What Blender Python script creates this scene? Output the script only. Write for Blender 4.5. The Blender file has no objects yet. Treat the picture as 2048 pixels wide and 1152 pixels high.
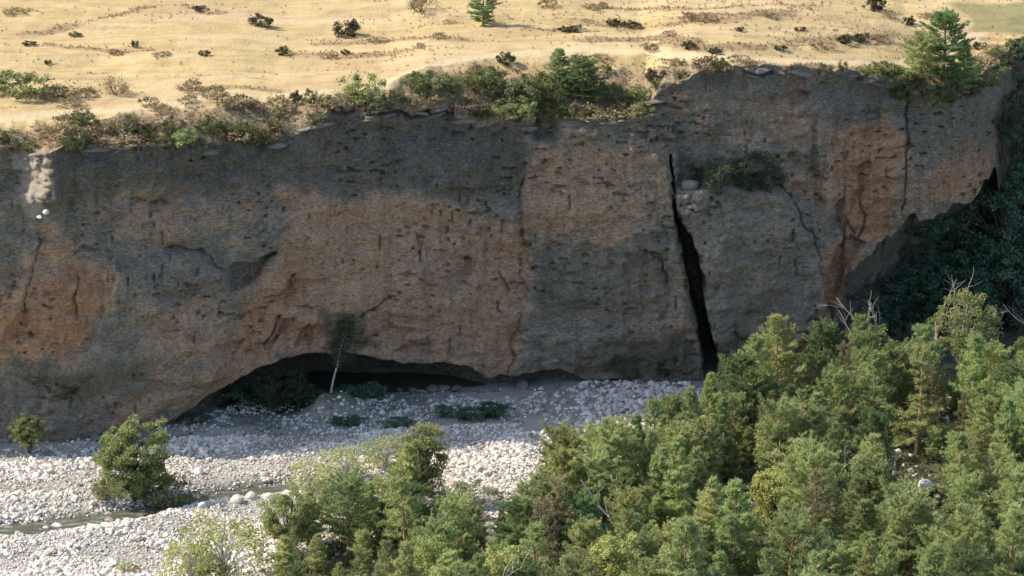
import bpy, math, random
import numpy as np
from mathutils import Vector, Matrix

random.seed(11)
RNG = np.random.default_rng(11)
SC = bpy.context.scene
COL = SC.collection

# ------------------------------------------------------------------ camera
DIST, FOCAL, PITCH = 400.0, 8000.0, math.radians(16.0)     # metres to the cliff, focal length in photo pixels
CP, SP = math.cos(PITCH), math.sin(PITCH)
CAM = np.array([0.0, -DIST*CP, DIST*SP])
cam_data = bpy.data.cameras.new('camera')
cam_data.sensor_width = 36.0
cam_data.lens = 36.0*FOCAL/2048.0
cam_data.clip_start = 1.0
cam_data.clip_end = 6000.0
cam = bpy.data.objects.new('camera', cam_data)
COL.objects.link(cam)
cam.location = Vector(CAM)
cam.rotation_euler = (math.radians(90.0) - PITCH, 0, 0)
SC.camera = cam

# ------------------------------------------------------------------ light
SUN_EL, SUN_A = math.radians(41.0), math.radians(9.0)       # sun stands to the left, a little behind the rim
world = bpy.data.worlds.new('World')
SC.world = world
world.use_nodes = True
wn = world.node_tree
sky = wn.nodes.new('ShaderNodeTexSky')
sky.sky_type = 'NISHITA'
sky.sun_disc = False
sky.sun_elevation = SUN_EL
sky.sun_rotation = math.atan2(-math.cos(SUN_A), math.sin(SUN_A))
sky.altitude = 900
sky.dust_density = 3.0
sky.ozone_density = 0.35
sky.air_density = 0.9
wn.links.new(sky.outputs[0], wn.nodes['Background'].inputs[0])
wn.nodes['Background'].inputs[1].default_value = 0.15
sun_d = bpy.data.lights.new('sun', 'SUN')
sun_d.energy = 3.5
sun_d.angle = math.radians(0.53)
sun_d.color = (1.0, 0.89, 0.72)
sun = bpy.data.objects.new('sun', sun_d)
COL.objects.link(sun)
to_sun = Vector((-math.cos(SUN_A)*math.cos(SUN_EL), math.sin(SUN_A)*math.cos(SUN_EL), math.sin(SUN_EL)))
sun.rotation_euler = to_sun.to_track_quat('Z', 'Y').to_euler()
SC.view_settings.view_transform = 'Standard'
SC.view_settings.look = 'None'
SC.view_settings.exposure = 0.85
SC.view_settings.gamma = 1.0
SC.view_settings.use_curve_mapping = False
SC.cycles.max_bounces = 6
SC.cycles.diffuse_bounces = 3
SC.cycles.transparent_max_bounces = 4
SC.cycles.filter_width = 1.5

# ------------------------------------------------------------------ geometry of the place
def ray(px, py):
    d = np.array([(px - 1024.0)/FOCAL, 0, 0]) + np.array([0, CP, -SP]) + (-(py - 576.0)/FOCAL)*np.array([0, SP, CP])
    return d
def at_z(px, py, z):
    d = ray(px, py); t = (z - CAM[2])/d[2]
    return CAM + d*t
def at_y(px, py, fy):
    d = ray(px, py); y = 0.0
    for _ in range(4):
        p = CAM + d*((y - CAM[1])/d[1])
        y = fy(p[0])
    return CAM + d*((y - CAM[1])/d[1])
def proj(p):
    v = np.asarray(p) - CAM
    dep = v[..., 1]*CP - v[..., 2]*SP
    u = v[..., 1]*SP + v[..., 2]*CP
    return 1024 + FOCAL*v[..., 0]/dep, 576 - FOCAL*u/dep

# noise ------------------------------------------------------------
def _hash(ix, iy, iz):
    h = (ix.astype(np.uint64)*np.uint64(73856093)) ^ (iy.astype(np.uint64)*np.uint64(19349663)) ^ (iz.astype(np.uint64)*np.uint64(83492791))
    h = (h ^ (h >> np.uint64(13)))*np.uint64(0x5bd1e995)
    h = h & np.uint64(0xffffffff)
    h = (h ^ (h >> np.uint64(15)))*np.uint64(0x27d4eb2d)
    h = h & np.uint64(0xffffffff)
    h = h ^ (h >> np.uint64(16))
    return (h & np.uint64(0xffff)).astype(np.float64)/65535.0
def vnoise(x, y, z=0.0):
    x = np.asarray(x, float) + 5000; y = np.asarray(y, float) + 5000; z = np.zeros_like(x) + z + 500
    ix, iy, iz = np.floor(x), np.floor(y), np.floor(z)
    fx, fy, fz = x-ix, y-iy, z-iz
    fx = fx*fx*(3-2*fx); fy = fy*fy*(3-2*fy); fz = fz*fz*(3-2*fz)
    r = 0
    for a in (0, 1):
        for b in (0, 1):
            w = (fx if a else 1-fx)*(fy if b else 1-fy)
            r = r + w*((1-fz)*_hash(ix+a, iy+b, iz) + fz*_hash(ix+a, iy+b, iz+1))
    return r*2-1
def fbm(x, y, z=0.0, o=4, gain=0.5):
    r, a, f = 0, 1.0, 1.0
    for i in range(o):
        r = r + a*vnoise(x*f, y*f, z + 17.3*i); a *= gain; f *= 2.03
    return r
def sstep(a, b, x):
    t = np.clip((x-a)/(b-a), 0, 1)
    return t*t*(3-2*t)
def poly_dist(x, z, poly):
    """signed distance to a polygon, positive inside"""
    P = np.asarray(poly, float); n = len(P)
    d = np.full(x.shape, 1e9); ins = np.zeros(x.shape, bool)
    for i in range(n):
        a, b = P[i], P[(i+1) % n]
        e = b-a; L = max((e@e), 1e-9)
        t = np.clip(((x-a[0])*e[0] + (z-a[1])*e[1])/L, 0, 1)
        d = np.minimum(d, np.hypot(x-a[0]-t*e[0], z-a[1]-t*e[1]))
        c = ((a[1] > z) != (b[1] > z)) & (x < (b[0]-a[0])*(z-a[1])/((b[1]-a[1]) + 1e-12) + a[0])
        ins ^= c
    return np.where(ins, d, -d)
def line_dist(x, z, pts):
    P = np.asarray(pts, float); d = np.full(x.shape, 1e9)
    for a, b in zip(P[:-1], P[1:]):
        e = b-a; L = max((e@e), 1e-9)
        t = np.clip(((x-a[0])*e[0] + (z-a[1])*e[1])/L, 0, 1)
        d = np.minimum(d, np.hypot(x-a[0]-t*e[0], z-a[1]-t*e[1]))
    return d

# ground plan ------------------------------------------------------
Z0 = -9.9
def X_of(px, y, z=4.0):
    return (px-1024)/FOCAL*((y-CAM[1])*CP - (z-CAM[2])*SP)
_face = [(-1500,-21),(-700,-20.5),(-60,-20.5),(0,-20.3),(100,-19.5),(330,-15),(560,-10),(800,-5),(1000,-1.5),(1200,0),(1440,.6),(1600,3),(1700,5),(1815,7.0),(1900,8.6),(1945,10.5),(1975,13.5),(2020,19),(2100,23),(2300,26)]
FX = np.array([X_of(p, y) for p, y in _face]); FY = np.array([y for p, y in _face])
def face_y(x): return np.interp(x, FX, FY)
_back = [(-1500,-20),(0,-19.9),(330,-14.6),(420,-8),(500,-1.5),(560,2.5),(640,5),(800,4.5),(900,2.5),(975,.3),(1100,1.2),(1300,1.0),(1440,.9),(1560,5),(1640,8.5),(1760,14),(1900,20),(2000,26),(2300,29)]
BX = np.array([X_of(p, y) for p, y in _back]); BY = np.array([y for p, y in _back])
def back_y(x): return np.maximum(np.interp(x, BX, BY), face_y(x)+0.15)
def pline(pts, lean=0.0):
    """photo pixels on the cliff face -> (x, z) there"""
    out = []
    for p, q in pts:
        r = at_y(p, q, lambda x: float(face_y(x)) + lean)
        out.append((r[0], r[2]))
    return out
rim_px = [(0,306),(100,304),(200,292),(290,288),(430,292),(540,286),(600,262),(660,228),(760,226),(880,222),(960,244),(1080,252),(1180,246),(1290,226),(1330,165),(1400,146),(1500,136),(1600,140),(1700,146),(1760,156),(1830,180),(1900,178),(1960,150),(1990,112),(2048,84)]
RZ = np.array([(-400,18.5),(-60,18.6)] + pline(rim_px, 1.5) + [(70,24.0),(400,24)])
def rim_z(x): return np.interp(x, RZ[:, 0], RZ[:, 1])
lip_px = [(0,900),(330,852),(360,838),(400,806),(440,781),(500,746),(560,722),(620,707),(690,704),(745,712),(770,722),(800,728),(860,729),(930,731),(958,745),(985,757),(1012,753),(1040,752),(1080,745),(1125,739),(1160,758),(1200,763),(1240,757),(1290,766),(1360,768),(1440,772),(1500,745),(1560,716),(1610,700),(1642,690),(1664,655),(1682,610),(1692,560),(1712,528),(1735,500),(1748,480),(1800,452),(1830,436),(1870,428),(1910,406),(1950,392),(1975,352),(1990,335)]
LZ = np.array([(-400,-11)] + pline(lip_px))
XCORNER = X_of(1990, 14)
def lip_z(x):
    z = np.interp(x, LZ[:, 0], LZ[:, 1])
    k = np.clip((x-XCORNER)/2.8, 0, 1); k = k*k*(3-2*k)
    return z*(1-k) + (Z0-.4)*k
# grass edge: where the slope below it begins
g_px = [(0,246,8),(150,236,8),(300,214,8),(450,198,7),(540,192,7),(650,192,3.5),(760,176,4),(850,136,8),(1000,112,10),(1290,118,9),(1345,128,4),(1400,126,3),(1500,124,3),(1700,132,3.5),(1780,130,5),(1850,130,7),(1950,108,7),(2048,84,4)]
GX, GW, GZ = [], [], []
for p, q, w in g_px:
    r = at_y(p, q, lambda x: float(face_y(x)) + 1.5 + w)
    GX.append(r[0]); GW.append(w); GZ.append(r[2])
def grass_w(x): return np.interp(x, GX, GW)
def grass_z(x): return np.interp(x, [-400]+GX+[400], [20]+GZ+[23.5])
# stream on the river bed
st_px = [(-900,1085),(-200,1066),(-40,1064),(60,1058),(200,1042),(280,1027),(400,1003),(520,984),(590,975),(650,985),(760,1030),(880,1090),(980,1220)]
ST = [tuple(at_z(p, q, Z0-.4)[:2]) for p, q in st_px] + [(6,-75),(8,-120)]
MX, MY = (at_z(672, 778, Z0+2.3)[0], at_z(672, 778, Z0+2.3)[1])
def bed_z(x, y):
    x = np.asarray(x, float); y = np.asarray(y, float)
    z = Z0 + 0.22*fbm(x/9, y/7, 3.1, 3)
    d = line_dist(x, y, ST)
    w = 1.75 + .8*vnoise(x/7, y*0+4.2)
    z = z - 1.0*(1 - sstep(w-1.6, w+1.5, d))
    z = z + .35*sstep(w+1, w+3, d)*(1-sstep(w+4, w+9, d))          # bank lip
    z = z + 2.3*np.exp(-((x-MX)/2.6)**2 - ((y-MY)/1.9)**2)*(1+.25*vnoise(x/1.1, y/1.1, 5.5))
    z = np.where(y < -95, z + (-95-y)*0.06, z)
    return z
print('rim', [(round(a,1), round(b,1)) for a, b in RZ]); print('grass', [round(z,1) for z in GZ])
print('sanity', face_y(0.), proj(at_z(300, 900, Z0)))

# ------------------------------------------------------------------ scene helpers
def tag(o, label=None, category=None, group=None, kind=None):
    for k, v in (('label', label), ('category', category), ('group', group), ('kind', kind)):
        if v: o[k] = v
    return o
def mesh_from(name, V, F, mat=None, smooth=False, attrs=None):
    """V (n,3), F (m,3) or (m,4)"""
    V = np.ascontiguousarray(V, np.float32); F = np.ascontiguousarray(F, np.int32)
    me = bpy.data.meshes.new(name)
    k = F.shape[1]
    me.vertices.add(len(V)); me.vertices.foreach_set('co', V.ravel())
    me.loops.add(F.size); me.loops.foreach_set('vertex_index', F.ravel())
    me.polygons.add(len(F)); me.polygons.foreach_set('loop_start', np.arange(0, F.size, k, dtype=np.int32))
    try: me.polygons.foreach_set('loop_total', np.full(len(F), k, np.int32))
    except Exception: pass
    me.polygons.foreach_set('use_smooth', np.full(len(F), smooth, bool))
    for an, av in (attrs or {}).items():
        a = me.attributes.new(an, 'FLOAT', 'POINT'); a.data.foreach_set('value', np.ascontiguousarray(av, np.float32).ravel())
    me.update(calc_edges=True); me.validate()
    if mat: me.materials.append(mat)
    return me
def link(name, me, parent=None):
    o = bpy.data.objects.new(name, me); COL.objects.link(o)
    if parent: o.parent = parent
    return o
def grid_faces(nr, nc, flip=False):
    i = np.arange(nr*nc).reshape(nr, nc)
    q = np.stack([i[:-1, :-1], i[:-1, 1:], i[1:, 1:], i[1:, :-1]], -1).reshape(-1, 4)
    return q[:, ::-1] if flip else q

# ------------------------------------------------------------------ materials
class NT:
    def __init__(s, name):
        s.m = bpy.data.materials.new(name); s.m.use_nodes = True
        s.t = s.m.node_tree; s.t.nodes.clear()
        s.out = s.t.nodes.new('ShaderNodeOutputMaterial')
    def n(s, typ, **kw):
        nd = s.t.nodes.new('ShaderNode'+typ)
        for k, v in kw.items(): setattr(nd, k, v)
        return nd
    def link(s, a, b): s.t.links.new(a, b)
    def attr(s, name): return s.n('Attribute', attribute_name=name).outputs['Fac']
    def noise(s, scale, detail=4, rough=.55, stretch=(1, 1, 1), world=True, dist=0.0):
        tc = s.n('TexCoord'); mp = s.n('Mapping'); mp.inputs['Scale'].default_value = stretch
        s.link(tc.outputs['Object'], mp.inputs[0])
        nz = s.n('TexNoise'); nz.inputs['Scale'].default_value = scale; nz.inputs['Detail'].default_value = detail
        nz.inputs['Roughness'].default_value = rough; nz.inputs['Distortion'].default_value = dist
        s.link(mp.outputs[0], nz.inputs['Vector'])
        return nz.outputs['Fac']
    def ramp(s, fac, stops):
        r = s.n('ValToRGB'); el = r.color_ramp.elements
        while len(el) < len(stops): el.new(.5)
        for e, (p, c) in zip(el, stops):
            e.position = p; e.color = (c[0], c[1], c[2], 1) if not isinstance(c, (int, float)) else (c, c, c, 1)
        s.link(fac, r.inputs[0]); return r.outputs[0]
    def mix(s, fac, a, b, mode='MIX'):
        m = s.n('Mix', data_type='RGBA', blend_type=mode)
        for idx, v in ((0, fac), (6, a), (7, b)):
            if isinstance(v, (int, float)): m.inputs[idx].default_value = v
            elif isinstance(v, tuple): m.inputs[idx].default_value = (*v[:3], 1)
            else: s.link(v, m.inputs[idx])
        return m.outputs[2]
    def math(s, op, a, b=0.0, clamp=False):
        m = s.n('Math', operation=op, use_clamp=clamp)
        for i, v in ((0, a), (1, b)):
            if isinstance(v, (int, float)): m.inputs[i].default_value = v
            else: s.link(v, m.inputs[i])
        return m.outputs[0]
    def finish(s, col, rough=.9, bump=None, bstr=.5, bdist=.1, spec=.2, transl=0.0):
        b = s.n('BsdfPrincipled'); b.inputs['Roughness'].default_value = rough
        b.inputs['Specular IOR Level'].default_value = spec
        if isinstance(col, tuple): b.inputs['Base Color'].default_value = (*col, 1)
        else: s.link(col, b.inputs['Base Color'])
        if bump is not None:
            bp = s.n('Bump'); bp.inputs['Strength'].default_value = bstr; bp.inputs['Distance'].default_value = bdist
            s.link(bump, bp.inputs['Height']); s.link(bp.outputs[0], b.inputs['Normal'])
        sh = b.outputs[0]
        if transl > 0:
            t = s.n('BsdfTranslucent')
            if isinstance(col, tuple): t.inputs[0].default_value = (*col, 1)
            else: s.link(col, t.inputs[0])
            mx = s.n('MixShader'); mx.inputs[0].default_value = transl
            s.link(sh, mx.inputs[1]); s.link(t.outputs[0], mx.inputs[2]); sh = mx.outputs[0]
        s.link(sh, s.out.inputs[0])
        return s.m

def mat_cliff():
    t = NT('conglomerate_rock')
    big = t.noise(.13, 4, .6, (1, 1, 1.3), dist=.6); mid = t.noise(.55, 9, .76, (.85, 1, 1.3)); fine = t.noise(3.4, 6, .8, (.7, 1, 1.6)); fleck = t.noise(5.5, 3, .7, (.55, 1, 1.9))
    streak = t.noise(.55, 4, .65, (1.6, 1.6, .13))
    grey = t.ramp(mid, [(.22, (.120, .105, .080)), (.42, (.208, .185, .143)), (.58, (.280, .25, .195)), (.8, (.37, .34, .265))])
    tan = t.ramp(mid, [(.22, (.275, .170, .104)), (.42, (.415, .266, .166)), (.58, (.485, .325, .207)), (.8, (.56, .398, .265))])
    red = t.ramp(mid, [(.25, (.29, .142, .08)), (.5, (.43, .225, .118)), (.8, (.50, .28, .175))])
    f = t.math('ADD', t.attr('tan'), t.math('MULTIPLY', t.math('SUBTRACT', big, .5), 1.7))
    f = t.math('ADD', f, t.math('MULTIPLY', t.math('SUBTRACT', mid, .5), 2.3))
    f = t.math('ADD', f, t.math('MULTIPLY', t.math('SUBTRACT', streak, .5), 1.5))
    f = t.math('ADD', f, t.math('MULTIPLY', t.math('SUBTRACT', fine, .5), .9))
    f = t.ramp(f, [(.10, 0.0), (.82, 1.0)])
    c = t.mix(f, grey, tan)
    rf = t.ramp(t.math('ADD', t.attr('red'), t.math('MULTIPLY', t.math('SUBTRACT', streak, .5), 1.2)), [(.22, 0.0), (.85, .9)])
    c = t.mix(rf, c, red)
    c = t.mix(t.math('MULTIPLY', t.ramp(streak, [(.52, 0.0), (.72, 1.0)]), .42), c, (.105, .10, .088))
    mf = t.ramp(t.math('ADD', t.attr('moss'), t.math('MULTIPLY', t.math('SUBTRACT', mid, .5), 1.3)), [(.35, 0.0), (.85, .9)])
    c = t.mix(mf, c, (.052, .068, .036))
    df = t.ramp(t.math('ADD', t.attr('stain_shade'), t.math('MULTIPLY', t.math('ADD', t.math('SUBTRACT', mid, .5), t.math('MULTIPLY', t.math('SUBTRACT', streak, .5), .6)), 2.6)), [(.15, 0.0), (1.1, .75)])
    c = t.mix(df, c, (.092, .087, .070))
    c = t.mix(t.math('MULTIPLY', t.ramp(fine, [(.56, 0.0), (.70, 1.0)]), .38), c, (.42, .38, .32))
    c = t.mix(t.math('MULTIPLY', t.ramp(fine, [(.32, 1.0), (.44, 0.0)]), .6), c, (.08, .07, .06))
    c = t.mix(1.0, c, t.ramp(fine, [(.36, (.62, .62, .62)), (.5, (1, 1, 1)), (.64, (1.32, 1.3, 1.27))]), 'MULTIPLY')
    c = t.mix(t.math('MULTIPLY', t.ramp(fleck, [(.36, 1.0), (.42, 0.0)]), .7), c, (.05, .042, .036))
    c = t.mix(t.math('MULTIPLY', t.ramp(fleck, [(.61, 0.0), (.68, 1.0)]), .45), c, (.46, .42, .36))
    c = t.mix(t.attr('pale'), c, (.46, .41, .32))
    h = t.math('ADD', t.math('MULTIPLY', fine, .6), t.math('MULTIPLY', mid, .9))
    return t.finish(c, .92, h, 1.0, .25, .15)
def mat_grass():
    t = NT('dry_grass_ground')
    big = t.noise(.07, 4, .6, dist=.5); mid = t.noise(.45, 5, .65, (.6, 1.2, 1)); fine = t.noise(3.2, 4, .7)
    band = t.noise(.22, 4, .6, (.22, 1.25, 1), dist=.4)
    c = t.ramp(mid, [(.25, (.365, .27, .128)), (.5, (.47, .36, .178)), (.75, (.55, .445, .25))])
    pk = t.noise(.10, 5, .62, (.45, 1.1, 1), dist=.5)
    c = t.mix(t.ramp(pk, [(.50, 0.0), (.66, .75)]), c, (.43, .305, .185))
    st = t.noise(.8, 5, .7, (.12, 1.3, 1))
    c = t.mix(t.ramp(st, [(.54, 0.0), (.68, .6)]), c, (.30, .215, .12))
    bf = t.math('ADD', t.attr('weed'), t.math('MULTIPLY', t.math('SUBTRACT', band, .5), 3.0))
    bf = t.math('ADD', bf, t.math('MULTIPLY', t.math('SUBTRACT', mid, .5), .9))
    c = t.mix(t.ramp(t.noise(.30, 3, .6, (.16, 1.1, 1)), [(.5, 0.0), (.72, .6)]), c, (.585, .48, .305))
    c = t.mix(t.ramp(bf, [(.30, 0.0), (.95, .9)]), c, t.ramp(fine, [(.3, (.21, .145, .085)), (.7, (.38, .275, .16))]))
    ef = t.ramp(t.math('ADD', t.attr('earth'), t.math('MULTIPLY', t.math('SUBTRACT', mid, .5), .9)), [(.3, 0.0), (.75, 1.0)])
    c = t.mix(ef, c, t.ramp(fine, [(.3, (.13, .10, .065)), (.55, (.28, .215, .135)), (.75, (.42, .335, .22))]))
    c = t.mix(t.attr('path'), c, t.ramp(fine, [(.3, (.53, .42, .255)), (.7, (.60, .49, .315))]))
    c = t.mix(t.attr('green'), c, t.ramp(mid, [(.3, (.19, .19, .085)), (.7, (.27, .245, .12))]))
    c = t.mix(t.math('MULTIPLY', t.ramp(fine, [(.3, 1.0), (.45, 0.0)]), .35), c, (.2, .14, .07))
    return t.finish(c, .95, t.math('ADD', fine, mid), .7, .18, .1)
def mat_bed():
    t = NT('river_gravel')
    big = t.noise(.16, 4, .6); mid = t.noise(1.1, 5, .7); fine = t.noise(6.0, 4, .75)
    v = t.n('TexVoronoi'); v.inputs['Scale'].default_value = 3.4
    tc = t.n('TexCoord'); t.link(tc.outputs['Object'], v.inputs['Vector'])
    c = t.ramp(fine, [(.3, (.135, .130, .112)), (.5, (.335, .328, .285)), (.7, (.51, .498, .44))])
    c = t.mix(t.ramp(big, [(.46, 0.0), (.64, .55)]), c, (.52, .485, .435))
    g = t.ramp(t.math('ADD', t.attr('soil_shade'), t.math('MULTIPLY', t.math('SUBTRACT', mid, .5), .9)), [(.35, 0.0), (.8, 1.0)])
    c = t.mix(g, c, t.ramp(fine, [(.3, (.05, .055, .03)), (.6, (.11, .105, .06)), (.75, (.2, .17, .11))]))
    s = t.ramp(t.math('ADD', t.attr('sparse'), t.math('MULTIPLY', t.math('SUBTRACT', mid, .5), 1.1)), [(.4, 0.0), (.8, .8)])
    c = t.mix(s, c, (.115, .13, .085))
    c = t.mix(t.attr('wet'), c, (.10, .10, .075))
    h = t.math('ADD', t.math('MULTIPLY', v.outputs['Distance'], -.8), fine)
    return t.finish(c, .9, h, .9, .12, .2)
def mat_stone(name, attr=False):
    t = NT(name)
    r = t.attr('rnd') if attr else t.n('ObjectInfo').outputs['Random']
    fine = t.noise(5, 4, .65)
    c = t.ramp(r, [(0, (.52, .475, .41)), (.25, (.72, .68, .60)), (.55, (.84, .81, .73)), (.8, (.62, .57, .505)), (.90, (.44, .42, .39)), (.97, (.50, .37, .31))])
    c = t.mix(t.math('MULTIPLY', t.ramp(fine, [(.35, 1.0), (.55, 0.0)]), .5), c, (.3, .28, .25))
    return t.finish(c, .85, fine, .5, .06, .25)
def mat_water():
    t = NT('shallow_stream_water')
    rip = t.noise(1.6, 4, .6, (1, 2.2, 1)); foam = t.noise(.9, 5, .7, (.7, 1.8, 1))
    c = t.ramp(foam, [(.50, (.085, .095, .07)), (.58, (.15, .16, .13)), (.70, (.42, .43, .40))])
    m = t.finish(c, .1, rip, .6, .08, .5)
    return m
def mat_leaf(name, c0, c1, c2, transl=.3, var=.35, patch=.0):
    t = NT(name)
    r = t.n('ObjectInfo').outputs['Random']
    g = t.n('NewGeometry').outputs['Random Per Island']
    tc = t.n('TexCoord')
    clump = t.noise(.9, 2, .5)
    c = t.ramp(clump, [(.3, c0), (.5, c1), (.7, c2)])
    hs = t.n('HueSaturation')
    mr = t.n('MapRange'); mr.inputs[3].default_value = .485; mr.inputs[4].default_value = .512
    t.link(r, mr.inputs[0]); t.link(mr.outputs[0], hs.inputs['Hue'])
    m2 = t.n('MapRange'); m2.inputs[3].default_value = 1-var; m2.inputs[4].default_value = 1+var
    t.link(t.math('FRACT', t.math('MULTIPLY', r, 7.13)), m2.inputs[0])
    m3 = t.n('MapRange'); m3.inputs[3].default_value = .65; m3.inputs[4].default_value = 1.35
    t.link(g, m3.inputs[0])
    t.link(t.math('MULTIPLY', m2.outputs[0], m3.outputs[0]), hs.inputs['Value'])
    t.link(c, hs.inputs['Color'])
    return t.finish(hs.outputs[0], .6, None, transl=transl, spec=.25)
def mat_bark(name, c0, c1):
    t = NT(name); n = t.noise(3, 4, .7, (1, 1, .35))
    return t.finish(t.ramp(n, [(.3, c0), (.7, c1)]), .9, n, .5, .05, .1)

# ------------------------------------------------------------------ cliff
def columns(lo, hi, st, far):
    mid = np.arange(lo, hi+1e-6, st)
    out, x, s = [], hi, st
    while x < far:
        s = min(s*1.35, 90); x += s; out.append(x)
    right = np.array(out); out, x, s = [], lo, st
    while x > -far:
        s = min(s*1.35, 90); x -= s; out.append(x)
    return np.concatenate([np.array(out)[::-1], mid, right])
CX = columns(-58, 58, .15, 1500)
NF, NC, NB = 190, 22, 34
fy, by, rz, lz = face_y(CX), back_y(CX), rim_z(CX), lip_z(CX)
# soften the plan a little and give it buttresses
fy_s = fy
lz = np.maximum(lz, Z0-.6) + .16*fbm(CX/1.1, CX*0, 8.0, 3) + .9*fbm(CX/1.4, CX*0, 9.0, 3, .6)*sstep(29, 33, CX)*(CX < XCORNER) + .2*np.round(2*vnoise(CX/1.3, CX*0, 9.5))/2*(np.abs(CX) < 52)
gz = bed_z(CX, by) - .5
lz = np.maximum(lz, gz+.05)
rz = rz + .5*fbm(CX/2.4, CX*0, 2.0, 4, .6)*(np.abs(CX) < 90)
tf = np.linspace(0, 1, NF)[:, None]                       # 0 rim .. 1 lip
Zf = rz[None]*(1-tf) + lz[None]*tf
Xf = np.repeat(CX[None], NF, 0)
lean = 1.5*(Zf-Z0)/(rz[None]-Z0)
Yf = fy[None] + lean
# named relief ----------------------------------------------------
def wob(X, Z, s=.35, k=1.4, seed=0.):
    return X + s*fbm(X/k, Z/k, 40+seed, 3), Z + s*fbm(X/k, Z/k, 60+seed, 3)
WX, WZ = wob(Xf, Zf)
relief = 1.15*fbm(Xf/11, Zf/9, 1.0, 2) + .55*fbm(Xf/4.2, Zf/2.6, 5.0, 3)
blk = fbm(Xf/2.2, Zf/1.0, 9.0, 4, .6)
cell = vnoise(Xf/1.5+.5*blk, Zf/1.1+.4*blk, 15.)
relief += .30*blk + .11*fbm(Xf/.6, Zf/.5, 12.0, 2) + .16*np.round(cell*2.2)/2.2
# bedding: shallow ledges that follow the strata, and short dark pockets
strat = vnoise(Xf/9, Zf/.75 + .25*Xf/9, 21.)
relief += .07*np.sign(strat)*np.abs(strat)**.5*(.4+.6*sstep(-.2, .5, vnoise(Xf/7, Zf/5, 33.)))
pock = vnoise(Xf/.8 + .4*blk, Zf/.27 + .25*Xf, 51.)
relief += 0.6*sstep(.66, .80, pock)*sstep(-.15, .3, vnoise(Xf/5, Zf/4, 54.))
joint = vnoise(Xf/.26, Zf/.95, 71.)
relief += 0.45*sstep(.72, .88, joint)*sstep(.05, .4, vnoise(Xf/6, Zf/5, 77.))
# smoother where the warm wall is freshly broken
crackL = np.array(pline([(1338,318),(1345,360),(1349,420),(1352,450),(1361,500),(1375,560),(1389,620),(1399,680),(1409,730),(1414,790)]))
crackR = np.array(pline([(1340,318),(1347,360),(1352,420),(1356,440),(1385,480),(1406,545),(1410,600),(1423,660),(1437,712),(1458,790)]))
zs = crackL[::-1, 1]
xl = np.interp(Zf, zs, crackL[::-1, 0]); xr = np.interp(Zf, crackR[::-1, 1], crackR[::-1, 0])
jag = .16*fbm(Zf/.8, Zf*0, 14., 3) + .14*np.round(2.5*vnoise(Zf/1.3, Zf*0, 18.))/2.5
jag2 = .16*fbm(Zf/.7, Zf*0, 24., 3) + .16*np.round(2.5*vnoise(Zf/1.1, Zf*0, 28.))/2.5
jag2 = np.where(Zf > 9.5, jag, jag2)
incr = sstep(-.06, .06, Xf-(xl+jag))*sstep(-.06, .06, (xr+jag2)-Xf)*(Zf < zs[-1])
relief_c = incr*10
# blocks either side of it
blockR = pline([(1352,385),(1400,378),(1460,372),(1530,380),(1600,420),(1640,520),(1655,640),(1600,700),(1440,800),(1405,600),(1400,540),(1360,450)])
pr = poly_dist(WX, WZ, blockR); relief += -1.25*sstep(-.2, .35, pr) - .0*sstep(0, .3, poly_dist(WX, WZ, pline([(1380,440),(1420,425),(1560,430),(1600,470),(1630,560),(1640,690),(1440,790),(1410,600)])))
blockC = pline([(1045,350),(1070,320),(1140,300),(1300,280),(1338,320),(1352,450),(1375,560),(1400,680),(1412,790),(1030,790),(1020,740),(1040,640),(1050,500)])
pc = poly_dist(WX, WZ, blockC); relief += -.8*sstep(-.2, .3, pc)
blockL = pline([(-400,460),(0,462),(40,470),(66,500),(70,560),(40,640),(0,690),(-400,700)])
pl = poly_dist(WX, WZ, blockL); relief += -1.1*sstep(-.3, .6, pl)
greyL = pline([(235,545),(330,500),(450,520),(480,620),(440,740),(390,810),(330,860),(60,900),(100,740),(170,705),(205,620)])
pg = poly_dist(WX, WZ, greyL); relief += -1.0*sstep(-.3, .6, pg)
shelf = pline([(1346,225),(1500,215),(1640,230),(1650,420),(1600,412),(1540,384),(1460,374),(1400,380),(1351,386)])
relief += 1.5*sstep(-.1, .5, poly_dist(WX, WZ, shelf))*sstep(19.0, 11.5, Zf)
chin = pline([(1080,250),(1300,225),(1300,275),(1130,300),(1060,330)])
relief += -.7*sstep(-.4, .5, poly_dist(WX, WZ, chin))
hollow = pline([(453,540),(470,528),(502,533),(530,512),(551,497),(555,504),(532,530),(505,560),(490,578),(470,580),(456,566)])
relief += 2.0*sstep(-.04, .22, poly_dist(WX, WZ, hollow))
over = pline([(1570,205),(1600,185),(1625,190),(1610,215),(1585,220)])
relief += .8*sstep(-.05, .3, poly_dist(WX, WZ, over))
over2 = pline([(1640,560),(1665,500),(1700,470),(1735,490),(1700,540),(1670,620),(1655,660)])
relief += 1.6*sstep(-.1, .5, poly_dist(WX, WZ, over2))
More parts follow.
